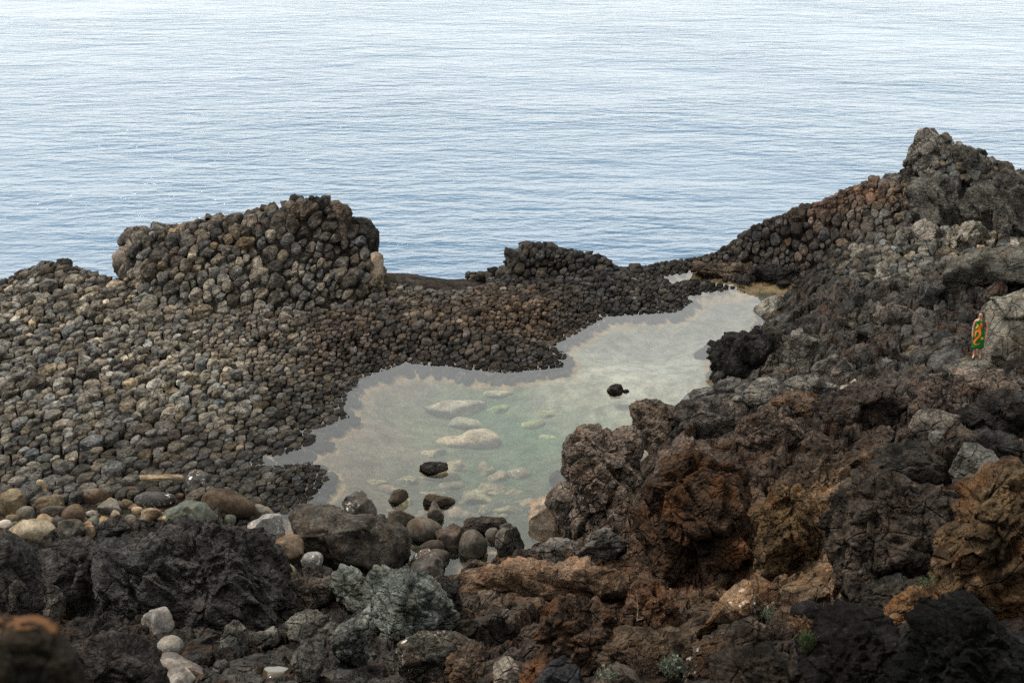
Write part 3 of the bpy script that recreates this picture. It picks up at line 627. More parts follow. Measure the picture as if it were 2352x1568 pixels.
# the sea: a sheet from inside the shore line to far past the horizon
rows = np.concatenate([np.linspace(0, 1, 30)*8, 8+np.cumsum(np.exp(np.linspace(0, 5.2, 40)))*1.0])
shore_x = np.linspace(-1, 1, 90)
def inner(xn): # inner edge hidden under the shore stones, as picture columns
    return np.interp(xn, [-900, 0, 260, 870, 1000, 1150, 1470, 1600, 1740, 1950, 2130, 2500, 3300], [63.5, 63.3, 63.4, 63.6, 66.4, 66.8, 67.2, 69.4, 71, 73, 75, 75, 75])
cols = np.linspace(-900, 3300, 120)
SV = []
for r_ in rows:
    Yr = inner(cols)+r_; ray_ = (cols-1176)/F
    SV.append(np.column_stack([ray_*(Yr*cp+21*sp)*(1+r_*.004), Yr, np.full(len(cols), -.75)]))
SV = np.concatenate(SV); ix = np.arange(len(SV)).reshape(len(rows), len(cols))
SF = np.stack([ix[:-1, :-1].ravel(), ix[:-1, 1:].ravel(), ix[1:, 1:].ravel(), ix[1:, :-1].ravel()], 1)
sea = mesh_obj('sea', SV, SF, water_sea()); tag(sea, 'open blue sea with small wind waves', kind='structure')
# the tide pool: one closed body of water resting in its basin
b0 = POOL.min(0)-1.2; b1 = POOL.max(0)+1.2
bm = bmesh.new()
from mathutils.geometry import tessellate_polygon
cen = POOL.mean(0)
e_ = np.roll(POOL, -1, 0)-np.roll(POOL, 1, 0); nrm = np.column_stack([e_[:, 1], -e_[:, 0]]); nrm /= np.linalg.norm(nrm, axis=1)[:, None]
if poly_sd(POOL[:1]+nrm[:1]*.05, POOL)[0] < 0: nrm = -nrm
PO = POOL+nrm*.45
top_ = [bm.verts.new((x, y, 0)) for x, y in PO]; bot = [bm.verts.new((x, y, -3.2)) for x, y in PO]
for t3 in tessellate_polygon([[Vector((x, y, 0)) for x, y in PO]]):
    bm.faces.new([top_[k] for k in t3]); bm.faces.new([bot[k] for k in reversed(t3)])
for k in range(len(PO)):
    k2 = (k+1) % len(PO); bm.faces.new((top_[k], bot[k], bot[k2], top_[k2]))
bmesh.ops.recalc_face_normals(bm, faces=bm.faces)
me = bpy.data.meshes.new('pool_water'); bm.to_mesh(me); bm.free(); me.materials.append(water_pool())
pool = bpy.data.objects.new('pool_water', me); COL.objects.link(pool); tag(pool, 'still clear green tinged water filling the tide pool', kind='structure')

# ------------------------------------------------------------------ boulders: each has its own outline, depth, facets and relief
def ico(sub):
    b = bmesh.new(); bmesh.ops.create_icosphere(b, subdivisions=sub, radius=1)
    Vv = np.array([v.co for v in b.verts]); Ff = np.array([[v.index for v in f.verts] for f in b.faces]); b.free(); return Vv, Ff
ICO = {k: ico(k) for k in (2, 3, 4, 5, 6, 7)}
FWD = np.array((0, cp, -sp)); UP = np.array((0, sp, cp)); RIGHT = np.array((1., 0, 0))
STYLE = { # (facet planes, facet depth, fbm, fbm freq, ridged, worley, strata, block exponent)
 'drown': (7, .25, .22, 1.5, .04, .03, .0, .95),
 'cobble': (5, .10, .10, 1.6, .00, .00, .0, .92), 'block': (26, .40, .08, 2.0, .05, .06, .0, .78), 'lump': (18, .32, .16, 1.6, .08, .10, .0, .84),
 'crag': (34, .42, .10, 1.6, .12, .15, .0, .76), 'pit': (18, .30, .13, 1.5, .12, .17, .0, .78), 'layer': (30, .40, .08, 1.4, .06, .10, .36, .74), 'wall': (26, .34, .13, 1.7, .14, .18, .10, .72)}
n_bt = 0
def boulder(name, label, cat, outline, style, mat, col, sub=4, Y=None, thick=.8, base=None, group=None, seed=None, sink=0.0, amp=1.0, strata_dir=(.75, -.1, -.65), dz=0.0, grow=1.0, wet=False, deep=.32):
    global n_bt
    O = np.array(outline, float); r0 = np.random.default_rng(seed if seed is not None else int(O.sum()*7) % 99991)
    if len(O) == 1:                                             # an ellipse given as centre and size
        cx, cy_, w_, h_ = O[0]; t = np.arange(16)/16*2*math.pi
        hv_ = 2.0 if style == 'drown' else 1.0; rr = 1+hv_*(.10*np.sin(2*t+r0.uniform(0, 6))*r0.uniform(-1, 1)+.08*np.sin(3*t+r0.uniform(0, 6)))+(hv_-1)*.10*np.sin(5*t+r0.uniform(0, 6))
        O = np.column_stack([cx+w_/2*np.cos(t)*rr, cy_-h_/2*np.sin(t)*rr])
    c0 = np.array(((O[:, 0].min()+O[:, 0].max())/2, (O[:, 1].min()+O[:, 1].max())/2)); c0 = .5*c0+.5*O.mean(0)
    O = c0+(O-c0)*grow
    hpx = np.ptp(O[:, 1]); wpx = np.ptp(O[:, 0])
    bx, by = base if base else (c0[0], O[:, 1].max()-.12*hpx)
    if Y is None: P0 = hit(bx, by, wet); fz = (P0-CAM)@FWD
    else: fz = Y*1.0
    O[:, 1] += deep*hpx*np.clip((O[:, 1]-c0[1])/(O[:, 1].max()-c0[1]), 0, 1); hpx = np.ptp(O[:, 1])   # the foot goes on into the ground
    sc_ = fz/F                                                   # metres per picture pixel at that distance
    # radial function of the outline
    ang = np.arange(128)/128*2*math.pi; dirs = np.column_stack([np.cos(ang), -np.sin(ang)])
    A = O; B = np.roll(O, -1, 0); R_ = np.zeros(128)
    for k in range(128):
        d = dirs[k]; e_ = B-A; wv = A-c0
        den = d[0]*e_[:, 1]-d[1]*e_[:, 0]; den = np.where(np.abs(den) < 1e-9, 1e-9, den)
        t = (wv[:, 0]*e_[:, 1]-wv[:, 1]*e_[:, 0])/den; s = (wv[:, 0]*d[1]-wv[:, 1]*d[0])/den
        ok = (s >= -1e-6) & (s <= 1+1e-6) & (t > 0); R_[k] = t[ok].max() if ok.any() else 1.0
    R_ = (R_+np.roll(R_, 1)+np.roll(R_, -1))/3
    Vs, Fs = ICO[sub]; a, b_, c = Vs[:, 0], Vs[:, 1], Vs[:, 2]
    npl, fd, am, fq, rg, wo_, st, ex = STYLE[style]
    th_ = np.arctan2(b_, a); Rv = np.interp(th_ % (2*math.pi), np.append(ang, 2*math.pi), np.append(R_, R_[0]))
    s = np.sqrt(a*a+b_*b_)**ex; dep = np.sign(c)*np.abs(c)**ex
    mean_r = .5*(hpx+wpx)/2*sc_; D = thick*min(.62*(wpx+hpx)/2, .95*min(wpx, hpx)*.8)*sc_
    L = np.column_stack([Rv*sc_*s*np.cos(th_), dep*D, Rv*sc_*s*np.sin(th_)])    # local: x right, y towards the camera, z up the picture
    un = L/np.linalg.norm(L, axis=1)[:, None]
    for k in range(npl):                                                        # planar breaks
        nk = r0.normal(size=3); nk[1] += .35; nk /= np.linalg.norm(nk)
        lim = (L@nk).max()*(1-r0.uniform(.25, 1)*fd); ov = L@nk-lim
        L -= nk*(np.maximum(ov, 0)*.96)[:, None]
    size = min(mean_r, 1.2*D+.2*mean_r)
    off = r0.uniform(0, 90, 3); q = L/size
    W = q+.10*np.column_stack([perlin(q*1.3+off), perlin(q*1.3+off+7), perlin(q*1.3+off+19)])
    disp = am*fbm(W*fq*.6+off, 6 if sub > 4 else 5, .55)
    if rg: disp += rg*(ridged(W*1.3+off, 5, .55)-.35)
    if wo_:
        c1, e1 = cellfacet(W*np.array((1.1, 1.1, .9))+off); c2, e2 = cellfacet(W*2.7+off); disp += wo_*(1.15*c1-.4*sstep(.1, 0, e1)+.55*c2-.25*sstep(.1, 0, e2))
        if style in ('pit', 'wall') and sub >= 5: disp -= wo_*.55*np.clip(1-worley(W*6+off)*1.9, 0, 1)
    if st:
        sdv = np.array(strata_dir); sdv = sdv/np.linalg.norm(sdv)
        al = W@sdv; across = W-al[:, None]*sdv*.88
        disp += st*(ridged(across*2.2+off, 5, .6)-.2)
    nrm_ = L/np.array((wpx*sc_/2, D, hpx*sc_/2))**2; nrm_ /= np.linalg.norm(nrm_, axis=1)[:, None]
    L = L+nrm_*(disp*size*amp)[:, None]
    for ax, want in ((0, (O[:, 0]-c0[0])), (2, (c0[1]-O[:, 1]))):               # keep to the traced size
        lo, hi = L[:, ax].min(), L[:, ax].max(); wl, wh = want.min()*sc_, want.max()*sc_
        L[:, ax] = wl+(L[:, ax]-lo)*(wh-wl)/(hi-lo)
    cen_ = CAM+raydir(c0[0], c0[1])*fz+FWD*(D*.25)+np.array((0, 0, -sink+dz))
    Wd = cen_+L[:, :1]*RIGHT+L[:, 2:]*UP-L[:, 1:2]*FWD
    low = np.array((cen_[0], cen_[1], Wd[:, 2].min()))
    o = mesh_obj(name, Wd-low, Fs, M[mat], color=col, smooth=style in ('cobble', 'drown') or (style == 'lump' and sub < 5)); o.location = low
    tag(o, label, cat, group); n_bt += len(Fs)
    return o
GREY, TAN, CREAM, BROWN, DARK, BLACK = (.16, .145, .12), (.26, .205, .135), (.34, .285, .2), (.115, .085, .06), (.055, .048, .042), (.028, .025, .024)
WHITE = (.33, .32, .30); GREEN = (.105, .115, .095)
E = lambda x, y, w_, h_: [(x, y, w_, h_)]
def k_(c, f): return tuple(min(1, v*f) for v in c)
# loose stones on the beach left of the pool
LOOSE = [
 ('cobblestone','angular tan stone standing alone on the cracked shelf, with a dark seam',E(89,1124,48,46),'block','smooth',k_(TAN,1.1),3),
 ('beach_boulder','large brown sloping boulder at the left edge of the stone beach',E(22,1153,76,64),'block','smooth',k_(TAN,.75),4),
 ('beach_boulder','brown humped boulder right of the large sloping one at the left edge',E(106,1157,68,44),'lump','smooth',k_(TAN,.6),4),
 ('cobblestone','rounded grey brown stone with dark hollows above the dark slab',E(168,1180,50,46),'cobble','smooth',k_(BROWN,1.0),3),
 ('cobblestone','rounded grey stone just above the broad cream boulder',E(57,1180,41,37),'cobble','smooth',GREY,3),
 ('cobblestone','tan square-edged stone tilted on the broad cream boulder',E(100,1196,40,38),'block','smooth',k_(TAN,1.15),3),
 ('beach_boulder','broad flat cream boulder, the palest and largest on the left beach',E(72,1219,112,52),'cobble','smooth',CREAM,4),
 ('beach_boulder','grey boulder with black and white mottling beside the cream boulder',E(159,1217,64,52),'lump','smooth',k_(GREY,.8),4),
 ('cobblestone','pointed tan wedge of stone leaning on the dark slab',E(207,1220,30,33),'block','smooth',k_(TAN,1.0),3),
 ('beach_boulder','long low brown boulder with a vertical crack below the shelf',E(220,1137,88,34),'cobble','smooth',k_(BROWN,1.15),4),
 ('cobblestone','blunt grey tan boulder in the middle of the stone beach',E(251,1166,58,41),'block','smooth',k_(GREY,1.15),3),
 ('cobblestone','grey green ribbed stone beneath the blunt grey tan boulder',E(215,1200,48,31),'lump','smooth',k_(GREEN,1.1),3),
 ('cobblestone','smooth brown grey stone left of the long tan boulder',E(303,1128,40,24),'cobble','smooth',k_(BROWN,1.0),3),
 ('beach_boulder','long tan boulder tapering toward the round white speckled stone',[(308,1110),(312,1096),(330,1087),(360,1090),(400,1096),(424,1100),(424,1118),(400,1124),(360,1126),(322,1124)],'block','smooth',k_(TAN,.95),4),
 ('cobblestone','round stone speckled black and white at the end of the long tan boulder',E(453,1104,58,56),'lump','speckled',(.10,.095,.09),4),
 ('cobblestone','oblong stone crusted white and black below the long tan boulder',E(351,1147,94,38),'cobble','speckled',(.085,.08,.075),4),
 ('cobblestone','tan oval stone with a blunt end below the oblong crusted stone',E(343,1183,52,31),'block','smooth',k_(TAN,.95),3),
 ('cobblestone','small round tan stone between the blunt boulder and the crusted stone',E(314,1171,26,18),'cobble','smooth',k_(TAN,1.0),3),
 ('cobblestone','small upright pale stone with a knob on top',E(264,1182,22,23),'lump','smooth',k_(CREAM,.8),3),
 ('beach_boulder','wide green and ochre boulder lying low in front of the beach',[(369,1203),(380,1170),(400,1155),(430,1147),(462,1160),(490,1182),(494,1203),(440,1212),(390,1212)],'lump','smooth',k_(GREEN,.95),4),
 ('beach_boulder','long dark brown boulder dusted with pale salt beside the pool tongue',[(459,1150),(468,1130),(490,1121),(520,1126),(560,1145),(585,1158),(575,1172),(540,1178),(500,1178),(470,1168)],'cobble','smooth',k_(BROWN,.75),4),
 ('cobblestone','small green oval stone below the long dark brown boulder',E(518,1196,48,28),'cobble','smooth',k_(GREEN,1.0),3),
 ('cobblestone','small dark brown stone wedged under the long dark boulder',E(540,1183,32,25),'lump','smooth',k_(BROWN,.7),3),
 ('rock_slab','dark flat slab with a raised edge tilted beside the tan wedge',[(219,1230),(235,1205),(272,1183),(295,1205),(300,1218),(262,1232)],'block','craggy',(.07,.066,.06),4),
 ('cobblestone','grey stone with a flat top right of the knobbed stone',E(299,1191,30,22),'block','smooth',GREY,3),
 ('cobblestone','white stone at the left edge above the cream boulder',E(10,1205,34,24),'cobble','smooth',(.5,.47,.42),3),
 ('cobblestone','small tan stone lying by the rounded grey stone near the left edge',E(29,1191,33,21),'cobble','smooth',k_(TAN,.9),3),
 ('cobblestone','dark grey ridged stone behind the tilted tan stone',E(122,1176,64,29),'block','smooth',k_(GREY,.5),3),
 ('cobblestone','small black stone between the tilted tan stone and the mottled boulder',E(132,1198,28,22),'cobble','smooth',(.06,.056,.052),3),
 ('cobblestone','small whitish stone above the grey green ribbed stone',E(212,1181,26,18),'lump','smooth',(.36,.33,.29),3),
 ('cobblestone','brown pockmarked stone right of the blunt grey tan boulder',E(290,1156,30,21),'lump','smooth',k_(TAN,.6),3),
 ('cobblestone','brown stone tucked under the round speckled stone',E(408,1139,28,18),'cobble','smooth',k_(TAN,.6),3),
 ('cobblestone','dark stone in the gap right of the oblong crusted stone',E(440,1133,30,20),'cobble','smooth',k_(BROWN,.6),3),
 ('cobblestone','ochre stone half hidden between the knobbed and ribbed stones',E(238,1196,30,20),'lump','smooth',(.24,.165,.085),3),
 ('cobblestone','grey brown angular stone between pool tongue and white boulder',[(548,1195),(560,1170),(582,1157),(605,1165),(632,1186),(628,1200),(590,1206),(556,1204)],'block','smooth',k_(GREY,.95),4),
 ('beach_boulder','white salt crusted boulder rising to a point, brightest on the beach',[(547,1213),(565,1203),(590,1195),(605,1185),(622,1180),(632,1195),(645,1208),(656,1222),(640,1238),(605,1244),(570,1226)],'block','speckled',(.40,.39,.37),4),
 ('beach_boulder','brown square boulder with a deep crack below the white pointed boulder',[(606,1248),(628,1232),(660,1228),(695,1236),(696,1268),(672,1285),(640,1288),(615,1270)],'block','smooth',k_(BROWN,1.2),4),
 ('cobblestone','round white stone balanced in front of the cracked rock island',E(716,1286,52,40),'cobble','speckled',(.30,.285,.265),4),
 ('cobblestone','small pale stone right of the black outcrop, below the square boulder',E(652,1312,52,34),'lump','smooth',k_(CREAM,.75),3),
 ('cobblestone','dark crumbly rock under the round white stone',E(716,1316,52,34),'crag','craggy',k_(DARK,1.1),4),
]
for nm, lb, ol, stl, mt, cl, sb in LOOSE: boulder(nm, lb, 'stone' if nm == 'cobblestone' else 'boulder', ol, stl, mt, cl, sb)
# stones standing in the shallow end
STAND = [
 ('pool_rock','cracked brown and green rock island filling the near left corner of the pool',[(648,1185),(690,1172),(730,1163),(785,1174),(820,1186),(880,1186),(915,1210),(944,1234),(946,1258),(930,1278),(870,1297),(810,1300),(750,1296),(695,1270),(655,1230)],'lump','shelfy',(.085,.075,.062),5,.9),
 ('pool_rock','squarish dark rock with a white salt cap standing in the pool',[(784,1162),(790,1140),(800,1130),(848,1127),(862,1140),(866,1165),(858,1180),(820,1186),(790,1178)],'block','speckled',(.13,.12,.105),4,.8),
 ('pool_rock','flat black rock alone in the middle of the near pool',[(962,1070),(985,1060),(1015,1061),(1030,1070),(1022,1086),(990,1087),(972,1078)],'block','craggy',(.045,.040,.034),4,.6),
 ('pool_rock','small brown rock right of the white capped rock',E(916,1139,48,32),'block','smooth',(.09,.075,.058),3,.7),
 ('pool_rock','low rock with a yellowish tail trailing under the water',[(970,1158),(985,1138),(1000,1134),(1022,1142),(1046,1156),(1030,1160),(1000,1160),(980,1164)],'block','smooth',(.075,.062,.045),4,.7),
 ('pool_rock','upright angular grey rock touching the yellow tailed rock',[(980,1170),(990,1152),(1008,1150),(1020,1168),(1012,1195),(1000,1201),(985,1190)],'block','smooth',(.12,.105,.085),4,.8),
 ('pool_rock','brown oval rock below the small brown rock',E(920,1188,58,40),'block','smooth',(.10,.083,.066),4,.8),
 ('pool_rock','large smooth brown boulder below the upright angular rock',E(971,1214,86,48),'cobble','smooth',(.115,.098,.08),4,.9),
 ('pool_rock','flat stone stacked just above the large round shoreline boulder',E(995,1256,58,30),'cobble','smooth',(.085,.073,.06),3,.9),
 ('pool_rock','thin rounded stone sandwiched in the stack by the shoreline',E(1004,1275,52,30),'cobble','smooth',(.085,.073,.06),3,.9),
 ('pool_rock','large pale topped boulder at the front of the stack in the water',E(982,1292,86,54),'lump','speckled',(.11,.10,.088),4,.9),
 ('pool_rock','rounded brown rock with a pale ridge right of the smooth boulder',E(1036,1230,76,50),'lump','smooth',(.10,.08,.066),4,.9),
 ('pool_rock','round headed dark stone in front of the small pale egg',E(1086,1248,70,56),'cobble','smooth',(.10,.088,.073),4,.9),
 ('pool_rock','dark rugged rock jutting from the near shore of the pool',[(1062,1200),(1080,1190),(1120,1186),(1155,1192),(1172,1210),(1150,1222),(1110,1225),(1075,1220)],'lump','craggy',(.075,.062,.052),4,.9),
 ('pool_rock','small pale egg shaped stone on the near shore',E(1131,1227,34,29),'cobble','smooth',(.2,.175,.145),3,.9),
 ('pool_rock','jagged upright grey rock beside the pale egg shaped stone',[(1136,1262),(1140,1228),(1152,1206),(1175,1204),(1190,1222),(1205,1250),(1200,1272),(1160,1275)],'block','craggy',(.115,.105,.09),4,.8),
 ('pool_rock','knobbly black rock alone in the far half of the pool',E(1414,893,38,24),'lump','craggy',(.06,.052,.045),4,.7),
 ('pool_rock','tiny black rock beside the knobbly one in the far pool',E(1437,898,18,9),'lump','craggy',(.06,.052,.045),3,.7),
]
M['shelfy'] = rock_mat('green_stained_rock', 'obj', bump=1.1, var=.6, lichen=.5, lich_col=(.17, .175, .145))
for nm, lb, ol, stl, mt, cl, sb, tk in STAND: boulder(nm, lb, 'rock', ol, stl, mt, cl, sb, thick=tk, sink=.0, wet=True, base=(np.mean([p[0] for p in ol]), (max(p[1] for p in ol) if len(ol) > 1 else ol[0][1]+ol[0][3]*.5)))
# drowned boulders on the pool bed
SUNK = [(1052,933,129,44,'long pale boulder'),(1146,899,70,23,'small pale slab'),(1070,968,88,32,'grey rounded boulder'),(1082,1008,147,46,'broad pale brown boulder nearest the surface'),(994,1038,64,26,'small tan slab'),(1260,945,70,23,'green slab'),(1222,971,76,23,'dim flat green slab'),(1146,935,50,25,'green knob'),(1257,1000,58,18,'thin green slab'),
 (1046,1065,58,32,'round boulder'),(1111,1076,53,38,'round green boulder'),(1002,1088,100,38,'wide grey boulder under the flat black rock'),(935,1100,41,29,'grey round boulder'),(891,1120,64,26,'long yellowish boulder'),(859,1103,53,23,'dim brown boulder'),(1035,1112,64,26,'yellow edged oval boulder'),(991,1129,67,20,'flat dim boulder'),(1122,1120,82,35,'long yellowish grey boulder'),
 (1090,1141,85,35,'large grey boulder'),(1114,1167,44,23,'pale oval boulder'),(1172,1170,67,29,'pale long boulder'),(1055,1176,76,35,'large brown boulder'),(1143,1184,53,23,'brown boulder'),(1196,1085,58,32,'rippled pale boulder'),(1208,1147,44,20,'yellow spotted boulder'),(920,1149,58,26,'reddish boulder'),(967,1179,44,23,'tan boulder'),(891,1167,32,20,'red brown boulder'),(1146,1094,64,29,'grey green boulder'),(1180,1125,50,24,'dim green boulder')]
NEARBY = ['in the deep green middle of the pool','below the far bank of the pool','behind the broadest drowned boulder','in the centre of the pool','left of the rippled water','toward the right bank','near the right bank behind the pitted boulder','right of the long pale drowned boulder','in front of the pitted boulder',
 'right of the flat black rock','under the ripples right of the flat black rock','in the near pool','left of the flat black rock','left of the small brown rock','behind the white capped rock','below the flat black rock','behind the yellow tailed rock','right of the yellow edged boulder','right of the yellow tailed rock','in front of the dark rugged rock','left of the tan wedge on the right bank','right of the upright angular rock','behind the dark rugged rock','under the ripples','by the right bank','beneath the small brown rock','left of the upright angular rock','right of the white capped rock','under the rippled patch','below the rippled boulder']
M['speckbed'] = rock_mat('drowned_stone', 'obj', bump=.5, var=.4, lichen=.7, lich_col=(.36, .32, .20))
sunk_c = [(.27,.24,.18),(.22,.22,.13),(.20,.19,.13),(.33,.265,.18),(.22,.185,.125),(.19,.21,.11),(.16,.19,.09),(.15,.20,.09),(.17,.19,.10)]
for k, (x, y, w_, h_, lb) in enumerate(SUNK):
    c = sunk_c[k] if k < len(sunk_c) else tuple(np.array((.18, .155, .10))*rng.uniform(.75, 1.3)*np.array((1, rng.uniform(.92, 1.08), 1)))
    boulder('drowned_boulder', f'{lb} under water {NEARBY[k]}', 'boulder', E(x, y+2, w_, h_*1.15), 'drown', 'speckbed', tuple(v*1.25 for v in c), 4, base=(x, y+h_*.3), thick=1.1, deep=0, sink=.12)

# small stones filling the beach between the larger ones
PEB = []
for k in range(6):
    r0 = np.random.default_rng(900+k); Vs, Fs = ICO[3]; L = Vs*r0.uniform(.75, 1.2, 3)
    for _ in range(9):
        nk = r0.normal(size=3); nk /= np.linalg.norm(nk); lim = (L@nk).max()*(1-r0.uniform(.05, .3)); L = L-nk*(np.maximum(L@nk-lim, 0)*.9)[:, None]
    L = L+Vs*(.12*fbm(L*1.1+k*9, 4))[:, None]; o = mesh_obj('pebble', L, Fs, M['smooth']); PEB.append(o.data); bpy.data.objects.remove(o)
import re
NEAR = [(np.array((np.mean([q_[0] for q_ in ol]), np.mean([q_[1] for q_ in ol]))), re.split(r',| (?:with|at|right|left|above|below|lying|in|on|beside|between|behind|tucked|standing|tilted|leaning|tapering|beneath|crusted|speckled|wedged|half|rising|balanced|under|by|dusted|just|the) ', lb)[0]) for nm, lb, ol, *_ in LOOSE]
USED = set()
for k in range(70):
    x = random.uniform(-10, 560); y = random.uniform(1128, 1150)+random.random()**.8*70
    P = hit(x, y); s_ = random.uniform(9, 20)/F*((P-CAM)@FWD)*.5
    o = bpy.data.objects.new('pebble', random.choice(PEB)); COL.objects.link(o); o.location = P+np.array((0, 0, s_*.35)); o.scale = (s_*random.uniform(.9, 1.5), s_*random.uniform(.9, 1.4), s_*random.uniform(.6, .9)); o.rotation_euler = (random.gauss(0, .25), random.gauss(0, .25), random.uniform(0, 6.3))
    cn, c = random.choice((('grey', GREY), ('tan', TAN), ('brown', BROWN), ('dark grey', k_(GREY, .6)), ('dark brown', k_(BROWN, .7)), ('cream', k_(CREAM, .9)))); o.color = (*[v*ALB*random.uniform(.8, 1.25) for v in c], 1)
    nr = min(NEAR, key=lambda t_: ((t_[0]-(x, y))**2).sum())
    for shape in ('', 'flat ', 'round ', 'oval ', 'angular ', 'half hidden '):
        lb = f'tiny {shape}{cn} pebble lying {"left" if x < nr[0][0] else "right"} of the {nr[1]}'
        if lb not in USED: break
    USED.add(lb); tag(o, lb, 'pebble', 'small stones of the left beach')

